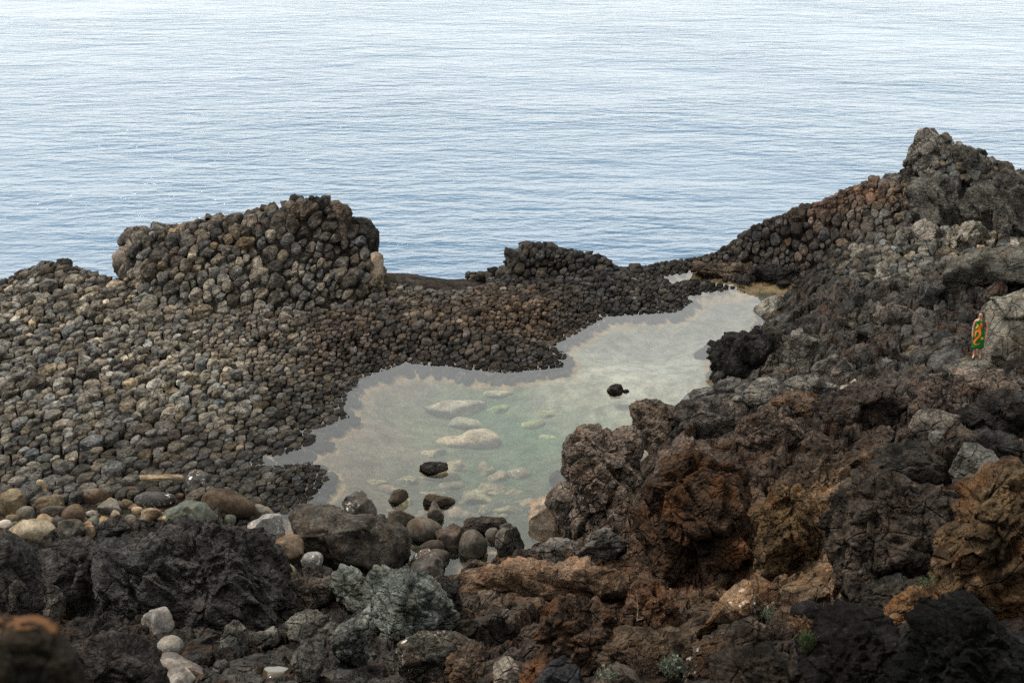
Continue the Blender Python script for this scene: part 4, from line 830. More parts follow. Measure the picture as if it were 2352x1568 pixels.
# ------------------------------------------------------------------ big rocks of the right bank and the foreground
RUST = (.105, .062, .038); OCHRE = (.17, .105, .052)
BIG = [
 # right bank, from the far end
 ('lava_boulder','black layered beak of rock overhanging the right bank of the pool',[(1650,769),(1680,762),(1716,758),(1753,765),(1802,782),(1790,813),(1753,850),(1690,868),(1645,862),(1634,830),(1640,806),(1662,794)],'crag','craggy',(0.0323,0.0289,0.0272),5,.9),
 ('lava_boulder','pale knobbly point of rock on the right bank of the far pool',[(1731,714),(1745,700),(1765,685),(1794,678),(1798,705),(1765,728),(1745,724)],'lump','craggy',(0.2926,0.2749,0.2289),4,.9),
 ('lava_boulder','big grey fractured boulder above the black beak',[(1800,800),(1815,772),(1850,766),(1885,778),(1925,800),(1920,822),(1870,832),(1815,825)],'block','craggy',(0.1676,0.1510,0.1310),5,.9),
 ('lava_boulder','pale smooth boulder high on the slope left of the overhang',[(2012,635),(2018,613),(2035,607),(2050,622),(2048,640),(2030,648)],'block','craggy',(0.3493,0.3292,0.2832),4,.9),
 ('lava_boulder','brown grey split boulder in the middle of the slope left of the person',[(2010,745),(2022,705),(2055,693),(2100,696),(2118,725),(2105,758),(2060,768),(2025,762)],'crag','craggy',(0.1558,0.1357,0.1168),5,.9),
 ('lava_boulder','pale pinkish boulder between the black beak and the brown hummocks',[(1870,850),(1890,822),(1930,815),(1965,830),(1970,858),(1930,870),(1885,868)],'crag','craggy',(0.1758,0.1558,0.1357),4,.9),
 ('lava_boulder','grey jagged bank rock right of the knobbly black pool rock',[(1560,915),(1585,895),(1620,888),(1660,872),(1700,868),(1740,880),(1750,905),(1700,925),(1620,930)],'crag','craggy',(0.1558,0.1463,0.1345),5,.9),
 ('lava_boulder','pale ribbed rock on the bank below the black beak',[(1690,905),(1700,878),(1740,866),(1790,872),(1830,890),(1825,915),(1760,925)],'crag','craggy',(0.2230,0.2124,0.1876),5,.9),
 ('lava_boulder','long pale grey rock with cracks right of the pale ribbed rock',[(1790,900),(1820,870),(1880,862),(1930,880),(1935,905),(1870,920),(1810,918)],'crag','craggy',(0.2100,0.1923,0.1687),5,.9),
 ('lava_boulder','orange topped brown hummock behind the dark hummocks',[(1778,940),(1805,908),(1845,898),(1890,910),(1898,940),(1850,960),(1800,958)],'crag','rusty',(0.1829,0.1322,0.0956),5,.9),
 ('lava_boulder','wide dark brown hummock of spongy lava below the person',[(1880,990),(1895,925),(1945,897),(2025,880),(2085,884),(2088,945),(2040,985),(1950,1000)],'pit','pitted',(0.0720,0.0555,0.0460),5,.9),
 ('lava_boulder','dark brown hummock split by a crack from the wider one',[(2090,950),(2093,895),(2135,872),(2175,893),(2180,930),(2140,958)],'pit','pitted',(0.1204,0.0920,0.0779),5,.9),
 ('lava_boulder','rounded brown pitted boulder left of the wide dark hummock',[(1695,1010),(1702,955),(1742,932),(1800,938),(1842,965),(1850,1000),(1790,1022),(1720,1025)],'pit','pitted',(0.1510,0.1145,0.0920),5,.9),
 ('lava_boulder','grey flat topped boulder at the right, below the pinkish rock',[(2092,990),(2108,950),(2150,936),(2205,947),(2208,980),(2170,1010),(2110,1010)],'block','craggy',(0.2195,0.1923,0.1617),4,.9),
 ('lava_boulder','smooth pinkish brown rock just beneath the ledge of the person',[(2180,890),(2195,850),(2230,842),(2290,850),(2325,870),(2320,905),(2250,915),(2195,910)],'block','craggy',(0.2466,0.1982,0.1617),5,.9),
 ('lava_boulder','dark craggy rock at the right edge below the ledge',[(2212,965),(2240,918),(2300,898),(2400,895),(2430,980),(2320,1005),(2240,995)],'layer','layered',(0.0519,0.0460,0.0425),5,.9),
 ('lava_boulder','very dark layered rock above the biggest brown boulder',[(1978,1062),(2010,1030),(2070,1008),(2130,1008),(2168,1035),(2188,1068),(2170,1100),(2080,1112),(1995,1095)],'layer','layered',(0.0519,0.0460,0.0389),5,.9),
 ('lava_boulder','greenish grey angular boulder at the right, above the ochre rock',[(2183,1082),(2208,1030),(2260,1018),(2322,1062),(2315,1100),(2260,1118),(2190,1110)],'block','craggy',(0.1369,0.1357,0.1168),5,.9),
 ('lava_boulder','small grey cube of rock perched beside the flat topped boulder',[(2136,1005),(2142,990),(2165,988),(2172,1003),(2165,1022),(2145,1022)],'block','craggy',(0.1923,0.1794,0.1617),4,.9),
 ('lava_boulder','black rock at the right edge above the angular boulder',[(2250,1020),(2262,990),(2300,985),(2345,1000),(2400,1010),(2400,1080),(2330,1070)],'crag','craggy',(0.0448,0.0425,0.0401),5,.9),
 ('lava_boulder','brown boulder behind the big pitted boulder on the right bank',[(1450,960),(1452,935),(1460,922),(1494,916),(1530,920),(1557,938),(1572,975),(1590,1010),(1543,1030),(1494,1020),(1460,1000)],'pit','pitted',(0.1923,0.1522,0.1204),5,.9),
 ('lava_boulder','dark knotted rock between the brown boulder and the grey bank',[(1545,960),(1560,925),(1600,915),(1650,925),(1690,950),(1690,1000),(1630,1020),(1570,1005)],'crag','craggy',(0.1204,0.1062,0.0920),5,.9),
 ('lava_boulder','pinkish brown boulder above the red scoria wall',[(1500,1085),(1520,1030),(1560,1003),(1620,1010),(1650,1045),(1660,1110),(1580,1125),(1520,1115)],'pit','pitted',(0.1829,0.1369,0.1097),5,.9),
 ('lava_boulder','tall pitted boulder overhanging the right bank of the near pool',[(1299,1012),(1306,993),(1330,980),(1355,983),(1384,988),(1438,993),(1472,995),(1490,1030),(1495,1085),(1490,1134),(1475,1190),(1433,1216),(1399,1207),(1372,1181),(1335,1156),(1316,1110),(1301,1080),(1296,1036)],'pit','pitted',(0.2063,0.1641,0.1316),7,.9),
 ('lava_boulder','pale tan wedge of rock leaning at the foot of the tall pitted boulder',[(1212,1153),(1230,1148),(1252,1138),(1275,1150),(1290,1190),(1310,1243),(1275,1252),(1240,1246),(1228,1205)],'block','smooth',(0.3021,0.2466,0.1923),5,.8),
 ('lava_boulder','grey brown lump of rock between the tan wedge and the pitted boulder',[(1252,1140),(1272,1115),(1298,1110),(1325,1135),(1350,1180),(1375,1225),(1345,1248),(1310,1245),(1290,1195)],'lump','craggy',(0.2018,0.1640,0.1345),5,.9),
 ('lava_boulder','small dark spur sticking out left of the pitted boulder',[(1262,1085),(1275,1074),(1295,1080),(1312,1105),(1315,1130),(1290,1122),(1275,1105)],'crag','craggy',(0.1286,0.1097,0.0920),4,.9),
 ('lava_boulder','grey rock with a pale top at the foot of the bank, by the brown ledge',[(1222,1280),(1240,1250),(1290,1238),(1325,1250),(1330,1280),(1280,1292)],'crag','craggy',(0.2195,0.1982,0.1723),4,.9),
 ('lava_boulder','dark grey crumbling rock below the pitted boulder',[(1320,1275),(1335,1235),(1380,1215),(1425,1225),(1440,1260),(1410,1290),(1350,1292)],'crag','craggy',(0.1558,0.1428,0.1286),4,.9),
 ('lava_wall','tall crumbling wall of dark red scoria in the middle of the near slope',[(1462,1130),(1490,1080),(1540,1050),(1600,1040),(1660,1035),(1715,1065),(1742,1120),(1750,1200),(1745,1280),(1710,1345),(1640,1378),(1560,1365),(1495,1330),(1478,1260),(1462,1190)],'wall','rusty',(0.0766,0.0480,0.0312),7,.8),
 ('lava_wall','ochre and mossy crumbling face joined to the red scoria wall',[(1730,1140),(1770,1112),(1840,1120),(1880,1150),(1895,1220),(1888,1300),(1840,1335),(1770,1345),(1735,1280)],'wall','rusty',(0.1510,0.0995,0.0522),6,.7),
 ('lava_boulder','biggest brown boulder, a steep block with a sagging flat top at right',[(1944,1110),(1971,1090),(2029,1082),(2073,1092),(2102,1110),(2126,1131),(2161,1122),(2205,1125),(2237,1148),(2245,1180),(2230,1225),(2205,1260),(2195,1310),(2180,1350),(2102,1375),(1985,1385),(1933,1350),(1927,1286),(1931,1242),(1925,1198),(1936,1150)],'wall','pitted',(0.0781,0.0622,0.0494),7,.8),
 ('lava_boulder','tall ochre streaked rock face filling the right edge',[(2440,1060),(2380,1070),(2330,1105),(2290,1150),(2245,1185),(2228,1235),(2185,1265),(2168,1320),(2165,1380),(2200,1420),(2300,1450),(2440,1440)],'wall','rusty',(0.1442,0.0965,0.0529),7,.7),
 ('lava_boulder','dark boulder under the foot of the biggest brown boulder',[(1985,1400),(2000,1355),(2050,1325),(2110,1322),(2155,1345),(2140,1390),(2060,1415)],'pit','pitted',(0.0484,0.0425,0.0342),5,.9),
 ('lava_boulder','orange crumbly cone of rock in front of the dark boulder at right',[(2035,1428),(2065,1390),(2105,1358),(2135,1345),(2162,1370),(2185,1408),(2150,1435),(2080,1440)],'wall','rusty',(0.2926,0.1687,0.0826),5,.8),
 ('lava_boulder','round black stone lying at the end of the ochre gully',E(1856,1404,80,42),'cobble','craggy',(0.0165,0.0153,0.0165),4,.9),
 # foreground, left of the middle
 ('lava_outcrop','black rounded outcrop at the left edge below the cream boulder',[(-50,1260),(0,1232),(40,1228),(62,1248),(78,1300),(84,1360),(70,1430),(20,1460),(-50,1460)],'layer','layered',(0.0779,0.0722,0.0666),5,.9),
 ('lava_outcrop','black blocky outcrop with spongy top right of the left edge',[(76,1275),(130,1250),(190,1240),(238,1262),(262,1330),(238,1390),(160,1400),(92,1370)],'layer','layered',(0.0894,0.0811,0.0782),5,.9),
 ('lava_outcrop','black slab ridge with slanting layers behind the grey cube boulder',[(185,1270),(230,1240),(285,1228),(350,1245),(400,1275),(430,1330),(490,1395),(440,1425),(335,1395),(235,1340)],'layer','layered',(0.0938,0.0903,0.0867),6,.9),
 ('lava_outcrop','black crest of slanting lava layers, the highest left of the middle',[(295,1222),(340,1200),(400,1188),(460,1187),(530,1205),(596,1240),(620,1285),(640,1340),(662,1405),(600,1440),(500,1415),(425,1350),(370,1280)],'layer','layered',(0.0878,0.0807,0.0772),7,.9),
 ('lava_boulder','brown ribbed boulder right of the black crest',[(640,1390),(680,1340),(735,1325),(772,1342),(780,1385),(735,1405),(675,1412)],'layer','layered',(0.1251,0.1027,0.0850),5,.9),
 ('lava_fin','tall greenish grey fin of rock, thin and curved, beside the pool end',[(752,1310),(770,1298),(790,1306),(825,1330),(862,1362),(868,1395),(834,1402),(792,1400),(780,1360),(764,1335)],'layer','layered',(0.1829,0.1982,0.1687),5,.6),
 ('lava_boulder','large greenish grey boulder with a serrated dark crest',[(827,1312),(859,1303),(907,1314),(956,1322),(1005,1328),(1032,1350),(1052,1394),(1035,1440),(981,1466),(932,1480),(900,1462),(863,1400),(840,1350)],'layer','layered',(0.2025,0.2195,0.1940),6,.8),
 ('lava_boulder','greenish grey snout of rock with a hollow, in front of the serrated boulder',[(757,1398),(780,1386),(834,1390),(871,1412),(907,1450),(914,1476),(883,1492),(846,1488),(810,1452),(776,1432)],'crag','craggy',(0.2289,0.2384,0.2100),5,.8),
 ('lava_boulder','dark green grey pleated rock under the snout',[(755,1475),(765,1450),(790,1440),(825,1465),(840,1492),(830,1530),(800,1545),(770,1520)],'layer','layered',(0.1062,0.1097,0.0991),5,.8),
 ('lava_boulder','black pocketed spur between the serrated boulder and the brown ledge',[(1000,1350),(1020,1330),(1045,1345),(1065,1390),(1070,1430),(1030,1440),(1010,1400)],'pit','pitted',(0.0472,0.0425,0.0378),5,.9),
 ('lava_boulder','grey ribbed boulder left of the snout',[(655,1450),(680,1415),(725,1402),(762,1420),(770,1455),(735,1485),(680,1490)],'lump','craggy',(0.1829,0.1687,0.1428),5,.9),
 ('lava_boulder','grey knuckled boulder at the bottom, below the ribbed one',[(668,1520),(680,1480),(710,1470),(738,1490),(745,1535),(720,1570),(680,1565)],'lump','craggy',(0.1558,0.1463,0.1286),5,.9),
 ('lava_boulder','small grey rock bridging a dark crack left of the ribbed boulder',E(610,1464,60,44),'lump','craggy',(0.1829,0.1723,0.1463),4,.9),
 ('lava_boulder','worn grey rock right of the slanting black slabs, at the bottom',E(535,1462,62,70),'lump','craggy',(0.1640,0.1558,0.1345),4,.9),
 ('cobblestone','grey cube shaped boulder lying on the slanting black slabs',[(316,1432),(322,1410),(348,1393),(380,1402),(400,1425),(400,1455),(372,1462),(335,1455)],'block','smooth',(0.2466,0.2289,0.2100),4,.9),
 ('cobblestone','round grey stone just below the cube shaped boulder',E(389,1484,64,46),'cobble','smooth',(0.2384,0.2289,0.1982),4,.9),
 ('cobblestone','pale flat stone at the bottom, below the round grey stone',[(356,1520),(372,1515),(410,1535),(445,1560),(440,1580),(380,1580),(360,1550)],'block','smooth',(0.3387,0.3127,0.2749),4,.8),
 ('cobblestone','smooth brown slab behind the pale flat stone',[(338,1520),(370,1505),(420,1510),(450,1530),(500,1535),(500,1570),(420,1560)],'block','smooth',(0.1558,0.1369,0.1204),4,.8),
 ('lava_boulder','grey rounded boulder with a hollow brow near the left edge',[(56,1375),(75,1350),(115,1340),(138,1360),(140,1400),(118,1430),(75,1428),(60,1405)],'lump','craggy',(0.1322,0.1204,0.1050),5,.9),
 ('cobblestone','smooth brown oval boulder lodged in the black outcrop at left',E(48,1325,54,44),'cobble','smooth',(0.1369,0.1192,0.1003),4,.9),
 ('cobblestone','small knobbed stone right of the lodged oval boulder',E(94,1326,34,28),'lump','craggy',(0.1204,0.1062,0.0920),4,.9),
 ('lava_outcrop','dark layered outcrop with rusty crest at the bottom left',[(118,1500),(140,1465),(200,1455),(262,1462),(300,1468),(345,1505),(365,1560),(350,1640),(150,1640),(120,1560)],'layer','layered',(0.0914,0.0774,0.0719),5,.9),
 # foreground, middle and right
 ('lava_ledge','long tan and grey ledge of flat lava right of the pool end',[(1055,1350),(1105,1302),(1180,1283),(1280,1284),(1345,1290),(1435,1290),(1455,1320),(1400,1352),(1330,1372),(1200,1390),(1100,1385)],'layer','tanledge',(0.2749,0.1829,0.1204),6,.9),
 ('lava_boulder','rusty pointed cone of rock with a white lichen tip',[(1428,1450),(1440,1400),(1455,1345),(1470,1317),(1500,1340),(1530,1390),(1565,1425),(1550,1455),(1480,1465)],'wall','rusty',(0.1369,0.0838,0.0555),5,.8),
 ('lava_boulder','dark rusty hummock left of the pointed cone',[(1222,1500),(1238,1430),(1262,1385),(1300,1372),(1380,1378),(1425,1400),(1436,1450),(1410,1505),(1385,1540),(1300,1552),(1238,1540)],'wall','rusty',(0.0920,0.0625,0.0448),6,.8),
 ('lava_ledge','brown tilted ledge behind the dry shrubs',[(1370,1525),(1400,1485),(1450,1452),(1510,1440),(1562,1450),(1595,1472),(1570,1520),(1480,1555),(1400,1560)],'layer','layered',(0.1510,0.1062,0.0696),5,.8),
 ('lava_boulder','tan boulder with a white lichen crust on its rounded top',[(1598,1445),(1618,1408),(1662,1375),(1698,1345),(1735,1331),(1778,1338),(1800,1372),(1775,1395),(1710,1420),(1660,1450),(1622,1468)],'crag','crusted',(0.2466,0.1640,0.1003),6,.8),
 ('lava_boulder','grey brown boulder under the white crusted boulder',[(1622,1475),(1655,1432),(1700,1422),(1752,1438),(1770,1478),(1710,1500),(1640,1502)],'crag','craggy',(0.1204,0.0956,0.0732),5,.9),
 ('lava_boulder','dark boulder streaked with white lichen beside the silvery shrub',[(1572,1535),(1588,1485),(1638,1462),(1692,1465),(1710,1495),(1680,1530),(1630,1565),(1580,1565)],'layer','crusted',(0.0720,0.0507,0.0342),5,.8),
 ('lava_boulder','dark flaky boulder at the bottom right of the middle',[(1640,1600),(1660,1525),(1718,1497),(1790,1488),(1842,1500),(1858,1560),(1850,1620),(1700,1630)],'layer','layered',(0.0578,0.0460,0.0342),5,.9),
 ('lava_boulder','brown twisted block with a pale flat top at the bottom',[(1018,1530),(1030,1495),(1065,1480),(1110,1488),(1118,1520),(1090,1555),(1045,1562)],'layer','rusty',(0.1286,0.0920,0.0661),5,.8),
 ('lava_boulder','grey crusted boulder curving behind the rusty block',[(905,1520),(930,1475),(985,1452),(1050,1455),(1100,1480),(1120,1530),(1050,1560),(960,1560)],'crag','crusted',(0.1062,0.0956,0.0779),5,.9),
 ('lava_boulder','pale split block standing at the bottom edge',[(1128,1580),(1138,1530),(1155,1508),(1185,1515),(1200,1560),(1190,1600),(1140,1600)],'block','craggy',(0.2926,0.2466,0.1982),4,.8),
 ('lava_boulder','rust red mound at the bottom edge',[(1188,1590),(1200,1530),(1225,1505),(1262,1520),(1290,1560),(1290,1620),(1200,1620)],'wall','rusty',(0.2018,0.1097,0.0661),5,.8),
 ('lava_boulder','dark blue grey boulder at the bottom edge right of the rust red mound',[(1215,1570),(1240,1515),(1275,1512),(1320,1545),(1345,1590),(1330,1640),(1230,1640)],'block','craggy',(0.0425,0.0425,0.0472),5,.9),
 ('lava_boulder','brown grey boulder at the bottom edge left of the shrubs',[(1355,1580),(1375,1540),(1410,1528),(1450,1545),(1475,1580),(1460,1630),(1370,1630)],'lump','craggy',(0.1463,0.1145,0.0885),4,.9),
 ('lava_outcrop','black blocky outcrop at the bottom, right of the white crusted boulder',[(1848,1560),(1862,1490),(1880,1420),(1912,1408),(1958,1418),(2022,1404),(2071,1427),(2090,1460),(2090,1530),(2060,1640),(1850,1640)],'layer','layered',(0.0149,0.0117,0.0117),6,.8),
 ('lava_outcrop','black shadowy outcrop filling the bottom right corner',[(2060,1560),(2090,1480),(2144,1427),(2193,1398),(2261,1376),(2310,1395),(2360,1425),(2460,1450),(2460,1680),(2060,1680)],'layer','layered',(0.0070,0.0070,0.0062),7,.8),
]
M['tanledge'] = rock_mat('tan_grey_lava', 'obj', bump=1.4, var=.6, strata=.7, pits=.4, lichen=.8, lich_col=(.075, .07, .06))
GROW = {'crag': 1.07, 'pit': 1.05, 'layer': 1.04, 'wall': 1.04, 'lump': 1.03}
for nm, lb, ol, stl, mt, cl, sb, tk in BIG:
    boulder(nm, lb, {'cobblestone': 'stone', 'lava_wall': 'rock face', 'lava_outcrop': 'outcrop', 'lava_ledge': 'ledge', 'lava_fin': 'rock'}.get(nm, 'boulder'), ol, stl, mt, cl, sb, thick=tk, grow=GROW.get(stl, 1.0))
# grey tuff by the person: a ledge, the sloping rock behind it and the overhang above
boulder('tuff_ledge', 'low green grey ledge of rough tuff on which the person stands', 'ledge', [(2146,866),(2185,836),(2232,818),(2262,816),(2300,828),(2335,850),(2330,878),(2240,870),(2190,880)], 'lump', 'tuff', (.18,.172,.145), 5, Y=50.0, thick=.9, amp=.35)
boulder('tuff_boulder', 'huge rough grey rock rising beside the person to the right edge', 'boulder', [(2262,835),(2268,769),(2281,740),(2298,711),(2325,681),(2352,657),(2410,640),(2460,760),(2450,880),(2340,880),(2290,858)], 'crag', 'tuff', (.25,.235,.195), 6, Y=51.0, thick=.6, amp=.6)
boulder('tuff_overhang', 'smooth grey brow of rock overhanging a dark hollow above the person', 'overhang', [(2172,660),(2195,622),(2225,598),(2260,578),(2330,563),(2440,565),(2450,630),(2340,636),(2265,632),(2215,655)], 'lump', 'tuff', (.13,.124,.105), 6, Y=57.5, thick=1.3, amp=.6)
M['nearrock'] = rock_mat('orange_lichen_rock', 'obj', bump=.3, var=.9, lichen=.5, lich_col=(.09, .055, .02), fine=2.0)
# landmark blocks of the far outcrops
FAR = [
 ('rock_slab','pale tan flat faced slab leaning at the right end of the tall stone heap',[(846,580),(865,578),(881,588),(878,646),(854,652),(841,639)],'block','smooth',(0.296,0.240,0.178),4,.5),
 ('rock_slab','dark squared block hanging over the sea at the right end of the stone heap',[(807,503),(832,496),(869,517),(870,556),(864,580),(841,565),(815,545)],'block','craggy',(0.049,0.044,0.039),4,.8),
 ('rock_slab','black knob crowning the tall stone heap',[(700,480),(712,456),(728,450),(748,461),(755,482),(735,495)],'crag','craggy',(0.036,0.032,0.030),4,.9),
 ('rock_slab','brown rounded block right of the black knob on the stone heap',[(748,492),(757,468),(772,460),(795,475),(808,505),(802,540),(770,525)],'lump','craggy',(0.155,0.121,0.093),4,.9),
 ('rock_slab','long flat topped grey block at the left brow of the stone heap',[(266,540),(276,527),(312,523),(347,518),(352,540),(330,552),(276,558)],'block','craggy',(0.186,0.163,0.137),4,.9),
 ('rock_slab','dark low block on top of the stone heap, left end',[(324,518),(332,503),(360,500),(384,503),(382,518),(345,522)],'crag','craggy',(0.093,0.085,0.075),4,.9),
 ('rock_column','slanting tan column of rock on the left cliff of the stone heap',[(254,615),(268,562),(293,550),(315,536),(322,550),(300,588),(281,622)],'block','smooth',(0.202,0.171,0.139),4,.6),
 ('rock_column','second slanting column at the foot of the left cliff',[(268,628),(290,597),(312,606),(314,634),(288,648),(273,640)],'block','smooth',(0.163,0.139,0.116),4,.6),
 ('rock_slab','dark upright slab standing on the seaward edge of the reef',[(1157,592),(1161,567),(1176,566),(1196,576),(1212,598),(1186,606),(1166,619)],'block','craggy',(0.085,0.078,0.071),4,.8),
 ('rock_bank','mossy brown low bank at the far end of the pool',[(1590,612),(1606,600),(1655,598),(1728,606),(1745,632),(1690,640),(1621,630)],'crag','craggy',(0.132,0.099,0.070),5,.9),
 ('rock_bank','flat black rock beside the mossy bank at the far end of the pool',[(1725,622),(1760,606),(1800,614),(1850,628),(1840,648),(1775,646),(1735,640)],'lump','craggy',(0.042,0.038,0.038),5,.9),
 ('crag_block','great cracked block forming the very peak of the crag',[(2088,345),(2098,318),(2112,300),(2139,295),(2168,304),(2190,332),(2200,365),(2173,390),(2134,385),(2092,372)],'crag','craggy',(0.194,0.178,0.155),6,.9),
 ('crag_block','dark second peak right of the great cracked block',[(2196,365),(2208,336),(2234,335),(2258,356),(2283,390),(2270,415),(2229,402)],'crag','craggy',(0.097,0.090,0.081),5,.9),
 ('crag_block','right shoulder of the crag at the picture edge',[(2282,410),(2296,392),(2320,390),(2352,418),(2400,450),(2390,490),(2330,470)],'crag','craggy',(0.097,0.090,0.081),5,.9),
 ('crag_block','black knuckle on the left side of the crag',[(2058,400),(2080,376),(2110,385),(2124,410),(2110,430),(2075,430)],'crag','craggy',(0.044,0.041,0.037),5,.9),
 ('crag_rib','slanting grey rib below the crag peak',[(2095,405),(2150,388),(2195,420),(2228,490),(2240,545),(2190,548),(2140,490)],'layer','layered',(0.155,0.146,0.128),5,.7),
 ('crag_rib','slanting grey rib below the second peak',[(2206,410),(2255,408),(2305,480),(2345,545),(2295,555),(2240,480)],'layer','layered',(0.139,0.132,0.114),5,.7),
 ('crag_rib','slanting grey rib at the right edge of the crag',[(2290,430),(2340,440),(2400,530),(2420,570),(2350,560),(2310,490)],'layer','layered',(0.132,0.124,0.109),5,.7),
 ('crag_block','pale honeycombed boulder at the foot of the crag',[(2180,560),(2195,525),(2225,508),(2262,520),(2280,550),(2260,580),(2210,585)],'pit','pitted',(0.296,0.271,0.225),5,.9),
 ('crag_block','pale rounded boulder left of the honeycombed one',[(2090,545),(2105,515),(2130,500),(2160,515),(2165,550),(2130,565)],'lump','craggy',(0.265,0.240,0.199),5,.9),
]
for nm, lb, ol, stl, mt, cl, sb, tk in FAR:
    boulder(nm, lb, 'rock', ol, stl, mt, cl, sb, thick=tk, strata_dir=(.45, .1, -.88), grow=1.0 if stl == 'block' else 1.06)
# rocks half buried in the slope between the big boulders: pieces of the ground
PROTO = []
for k in range(12):
    r0 = np.random.default_rng(500+k); Vs, Fs = ICO[4]; L = Vs.copy().astype(float)*r0.uniform(.75, 1.25, 3)
    for _ in range(16):
        nk = r0.normal(size=3); nk /= np.linalg.norm(nk); lim = (L@nk).max()*(1-r0.uniform(.1, .4)); L -= nk*(np.maximum(L@nk-lim, 0)*.97)[:, None]
    off = r0.uniform(0, 90, 3); W = L+.3*np.column_stack([perlin(L*1.2+off), perlin(L*1.2+off+7), perlin(L*1.2+off+19)])
    c1, e1 = cellfacet(W*1.3+off)
    dsp = .14*fbm(W*.9+off, 5, .55)+.10*(ridged(W*1.2+off, 4)-.3)+.2*c1-.08*sstep(.1, 0, e1)
    L = L+Vs*dsp[:, None]
    o = mesh_obj('rock', L, Fs, M['craggy'], terrain, smooth=False); PROTO.append(o.data); bpy.data.objects.remove(o)
def chunk(mesh, P, s, col, mat):
    o = bpy.data.objects.new('rock', mesh); COL.objects.link(o); o.parent = terrain; o.location = P
    o.rotation_euler = (random.uniform(0, 6.3), random.uniform(0, 6.3), random.uniform(0, 6.3)); o.scale = (s*random.uniform(.8, 1.3), s*random.uniform(.8, 1.2), s*random.uniform(.6, 1.0))
    o.color = (*[c*ALB for c in col], 1)
cnt = 0
for _ in range(6000):
    if cnt >= 290: break
    if random.random() < .62: x, y = random.uniform(0, 2352), random.uniform(1190, 1560)
    else: x, y = random.uniform(1500, 2352), random.uniform(620, 1190)
    P = hit(x, y); sdv = pool_sd(P[None, :2])[0]
    if sdv < .15 or P[2] > 15: continue
    if 1740 < x < 1940 and 1120 < y < 1390 and random.random() < .75: continue
    fz = (P-CAM)@FWD; px = random.choice((18, 22, 26, 32, 40, 52))*random.uniform(.8, 1.2); s = px/F*fz*.55
    c = zone_col(P[None, :2])[0]*random.uniform(.6, 1.5)
    chunk(random.choice(PROTO), P-np.array((0, 0, s*.25)), s, c, None); cnt += 1
# out of focus rock close to the lens
boulder('near_boulder', 'blurred dark boulder with an orange lichen top in the bottom left corner', 'boulder', [(-120,1420),(-40,1425),(0,1440),(30,1438),(60,1444),(108,1440),(126,1452),(132,1480),(165,1512),(182,1560),(188,1700),(-120,1720)], 'pit', 'nearrock', (.022, .017, .011), 6, Y=5.2, thick=.8, amp=.5)
print('boulder tris', n_bt)

# loose rubble in the hollows of the slope
Vs, Fs = ICO[2]; RV, RC = [], []
pr = [Vs*np.random.default_rng(70+k).uniform(.6, 1.2, 3)+.22*np.random.default_rng(80+k).normal(size=Vs.shape) for k in range(8)]
xs = np.concatenate([rng.uniform(600, 2352, 2300), rng.uniform(0, 2352, 900), rng.uniform(1650, 2352, 900)]); ys = np.concatenate([rng.uniform(1230, 1568, 2300), rng.uniform(1280, 1568, 900), rng.uniform(650, 1250, 900)])
tt_ = np.arange(8, 75, .12)
for a in range(0, len(xs), 400):
    rd = raydir(xs[a:a+400], ys[a:a+400]); PP = CAM+rd[:, None]*tt_[None, :, None]; zz = surf(PP.reshape(-1, 3)[:, :2]).reshape(PP.shape[:2]); kk = np.argmax(PP[..., 2] < zz, 1)
    for q in range(len(rd)):
        if kk[q] == 0: continue
        P = PP[q, kk[q]]; s_ = random.uniform(3, 8)/F*tt_[kk[q]]*random.choice((.6, .8, 1, 1.5))*.6; Rm = np.array(Matrix.Rotation(random.uniform(0, 6.3), 3, 'Z') @ Matrix.Rotation(random.uniform(0, 6.3), 3, 'X'))
        RV.append((pr[random.randrange(8)]@Rm.T)*s_*np.array((1, 1, .8))+P); RC.append(P)
RC = np.array(RC); ok_ = pool_sd(RC[:, :2]) > .2; RV = np.array(RV)[ok_]; rc = zone_col(RC[ok_][:, :2])*np.exp(rng.normal(.1, .4, ok_.sum()))[:, None]
o = mesh_obj('rubble', RV.reshape(-1, 3), (Fs[None]+(np.arange(len(RV))*len(Vs))[:, None, None]).reshape(-1, 3), M['ground'], terrain, col=np.repeat(rc, len(Vs), 0), smooth=False); o['kind'] = 'stuff'

# ------------------------------------------------------------------ orange lichen on the near rock: a crust of its own on the top of the stone
nb_ = [o for o in bpy.data.objects if o.name.startswith('near_boulder')][0]
mv = np.array([v.co for v in nb_.data.vertices]); mf = np.array([p.vertices for p in nb_.data.polygons]); mn = np.array([v.normal for v in nb_.data.vertices])
wv = mv+np.array(nb_.location); px_, py_ = proj(wv)
crust = (mn[:, 2] > .05) & (py_ < 1452+46*fbm(wv*11, 4)) & (fbm(wv*13+3, 4) > -.05)
fk = mf[crust[mf].all(1)]; us = np.unique(fk); mp_ = np.full(len(mv), -1); mp_[us] = np.arange(len(us))
lv = mv[us]+mn[us]*(.004+.006*np.abs(fbm(wv[us]*40, 3)))[:, None]
mesh_obj('lichen_crust', lv, mp_[fk], plain_mat('orange_lichen', (.06, .027, .010), .9, .1), nb_)

# ------------------------------------------------------------------ finding the surface under a picture point, boulders included
bpy.context.view_layer.update()
DG = bpy.context.evaluated_depsgraph_get()
def touch(dx, dy):
    r = raydir(dx, dy); ok, loc, nrm, *_ = SC.ray_cast(DG, Vector(CAM), Vector(r).normalized())
    return np.array(loc) if ok else hit(dx, dy)

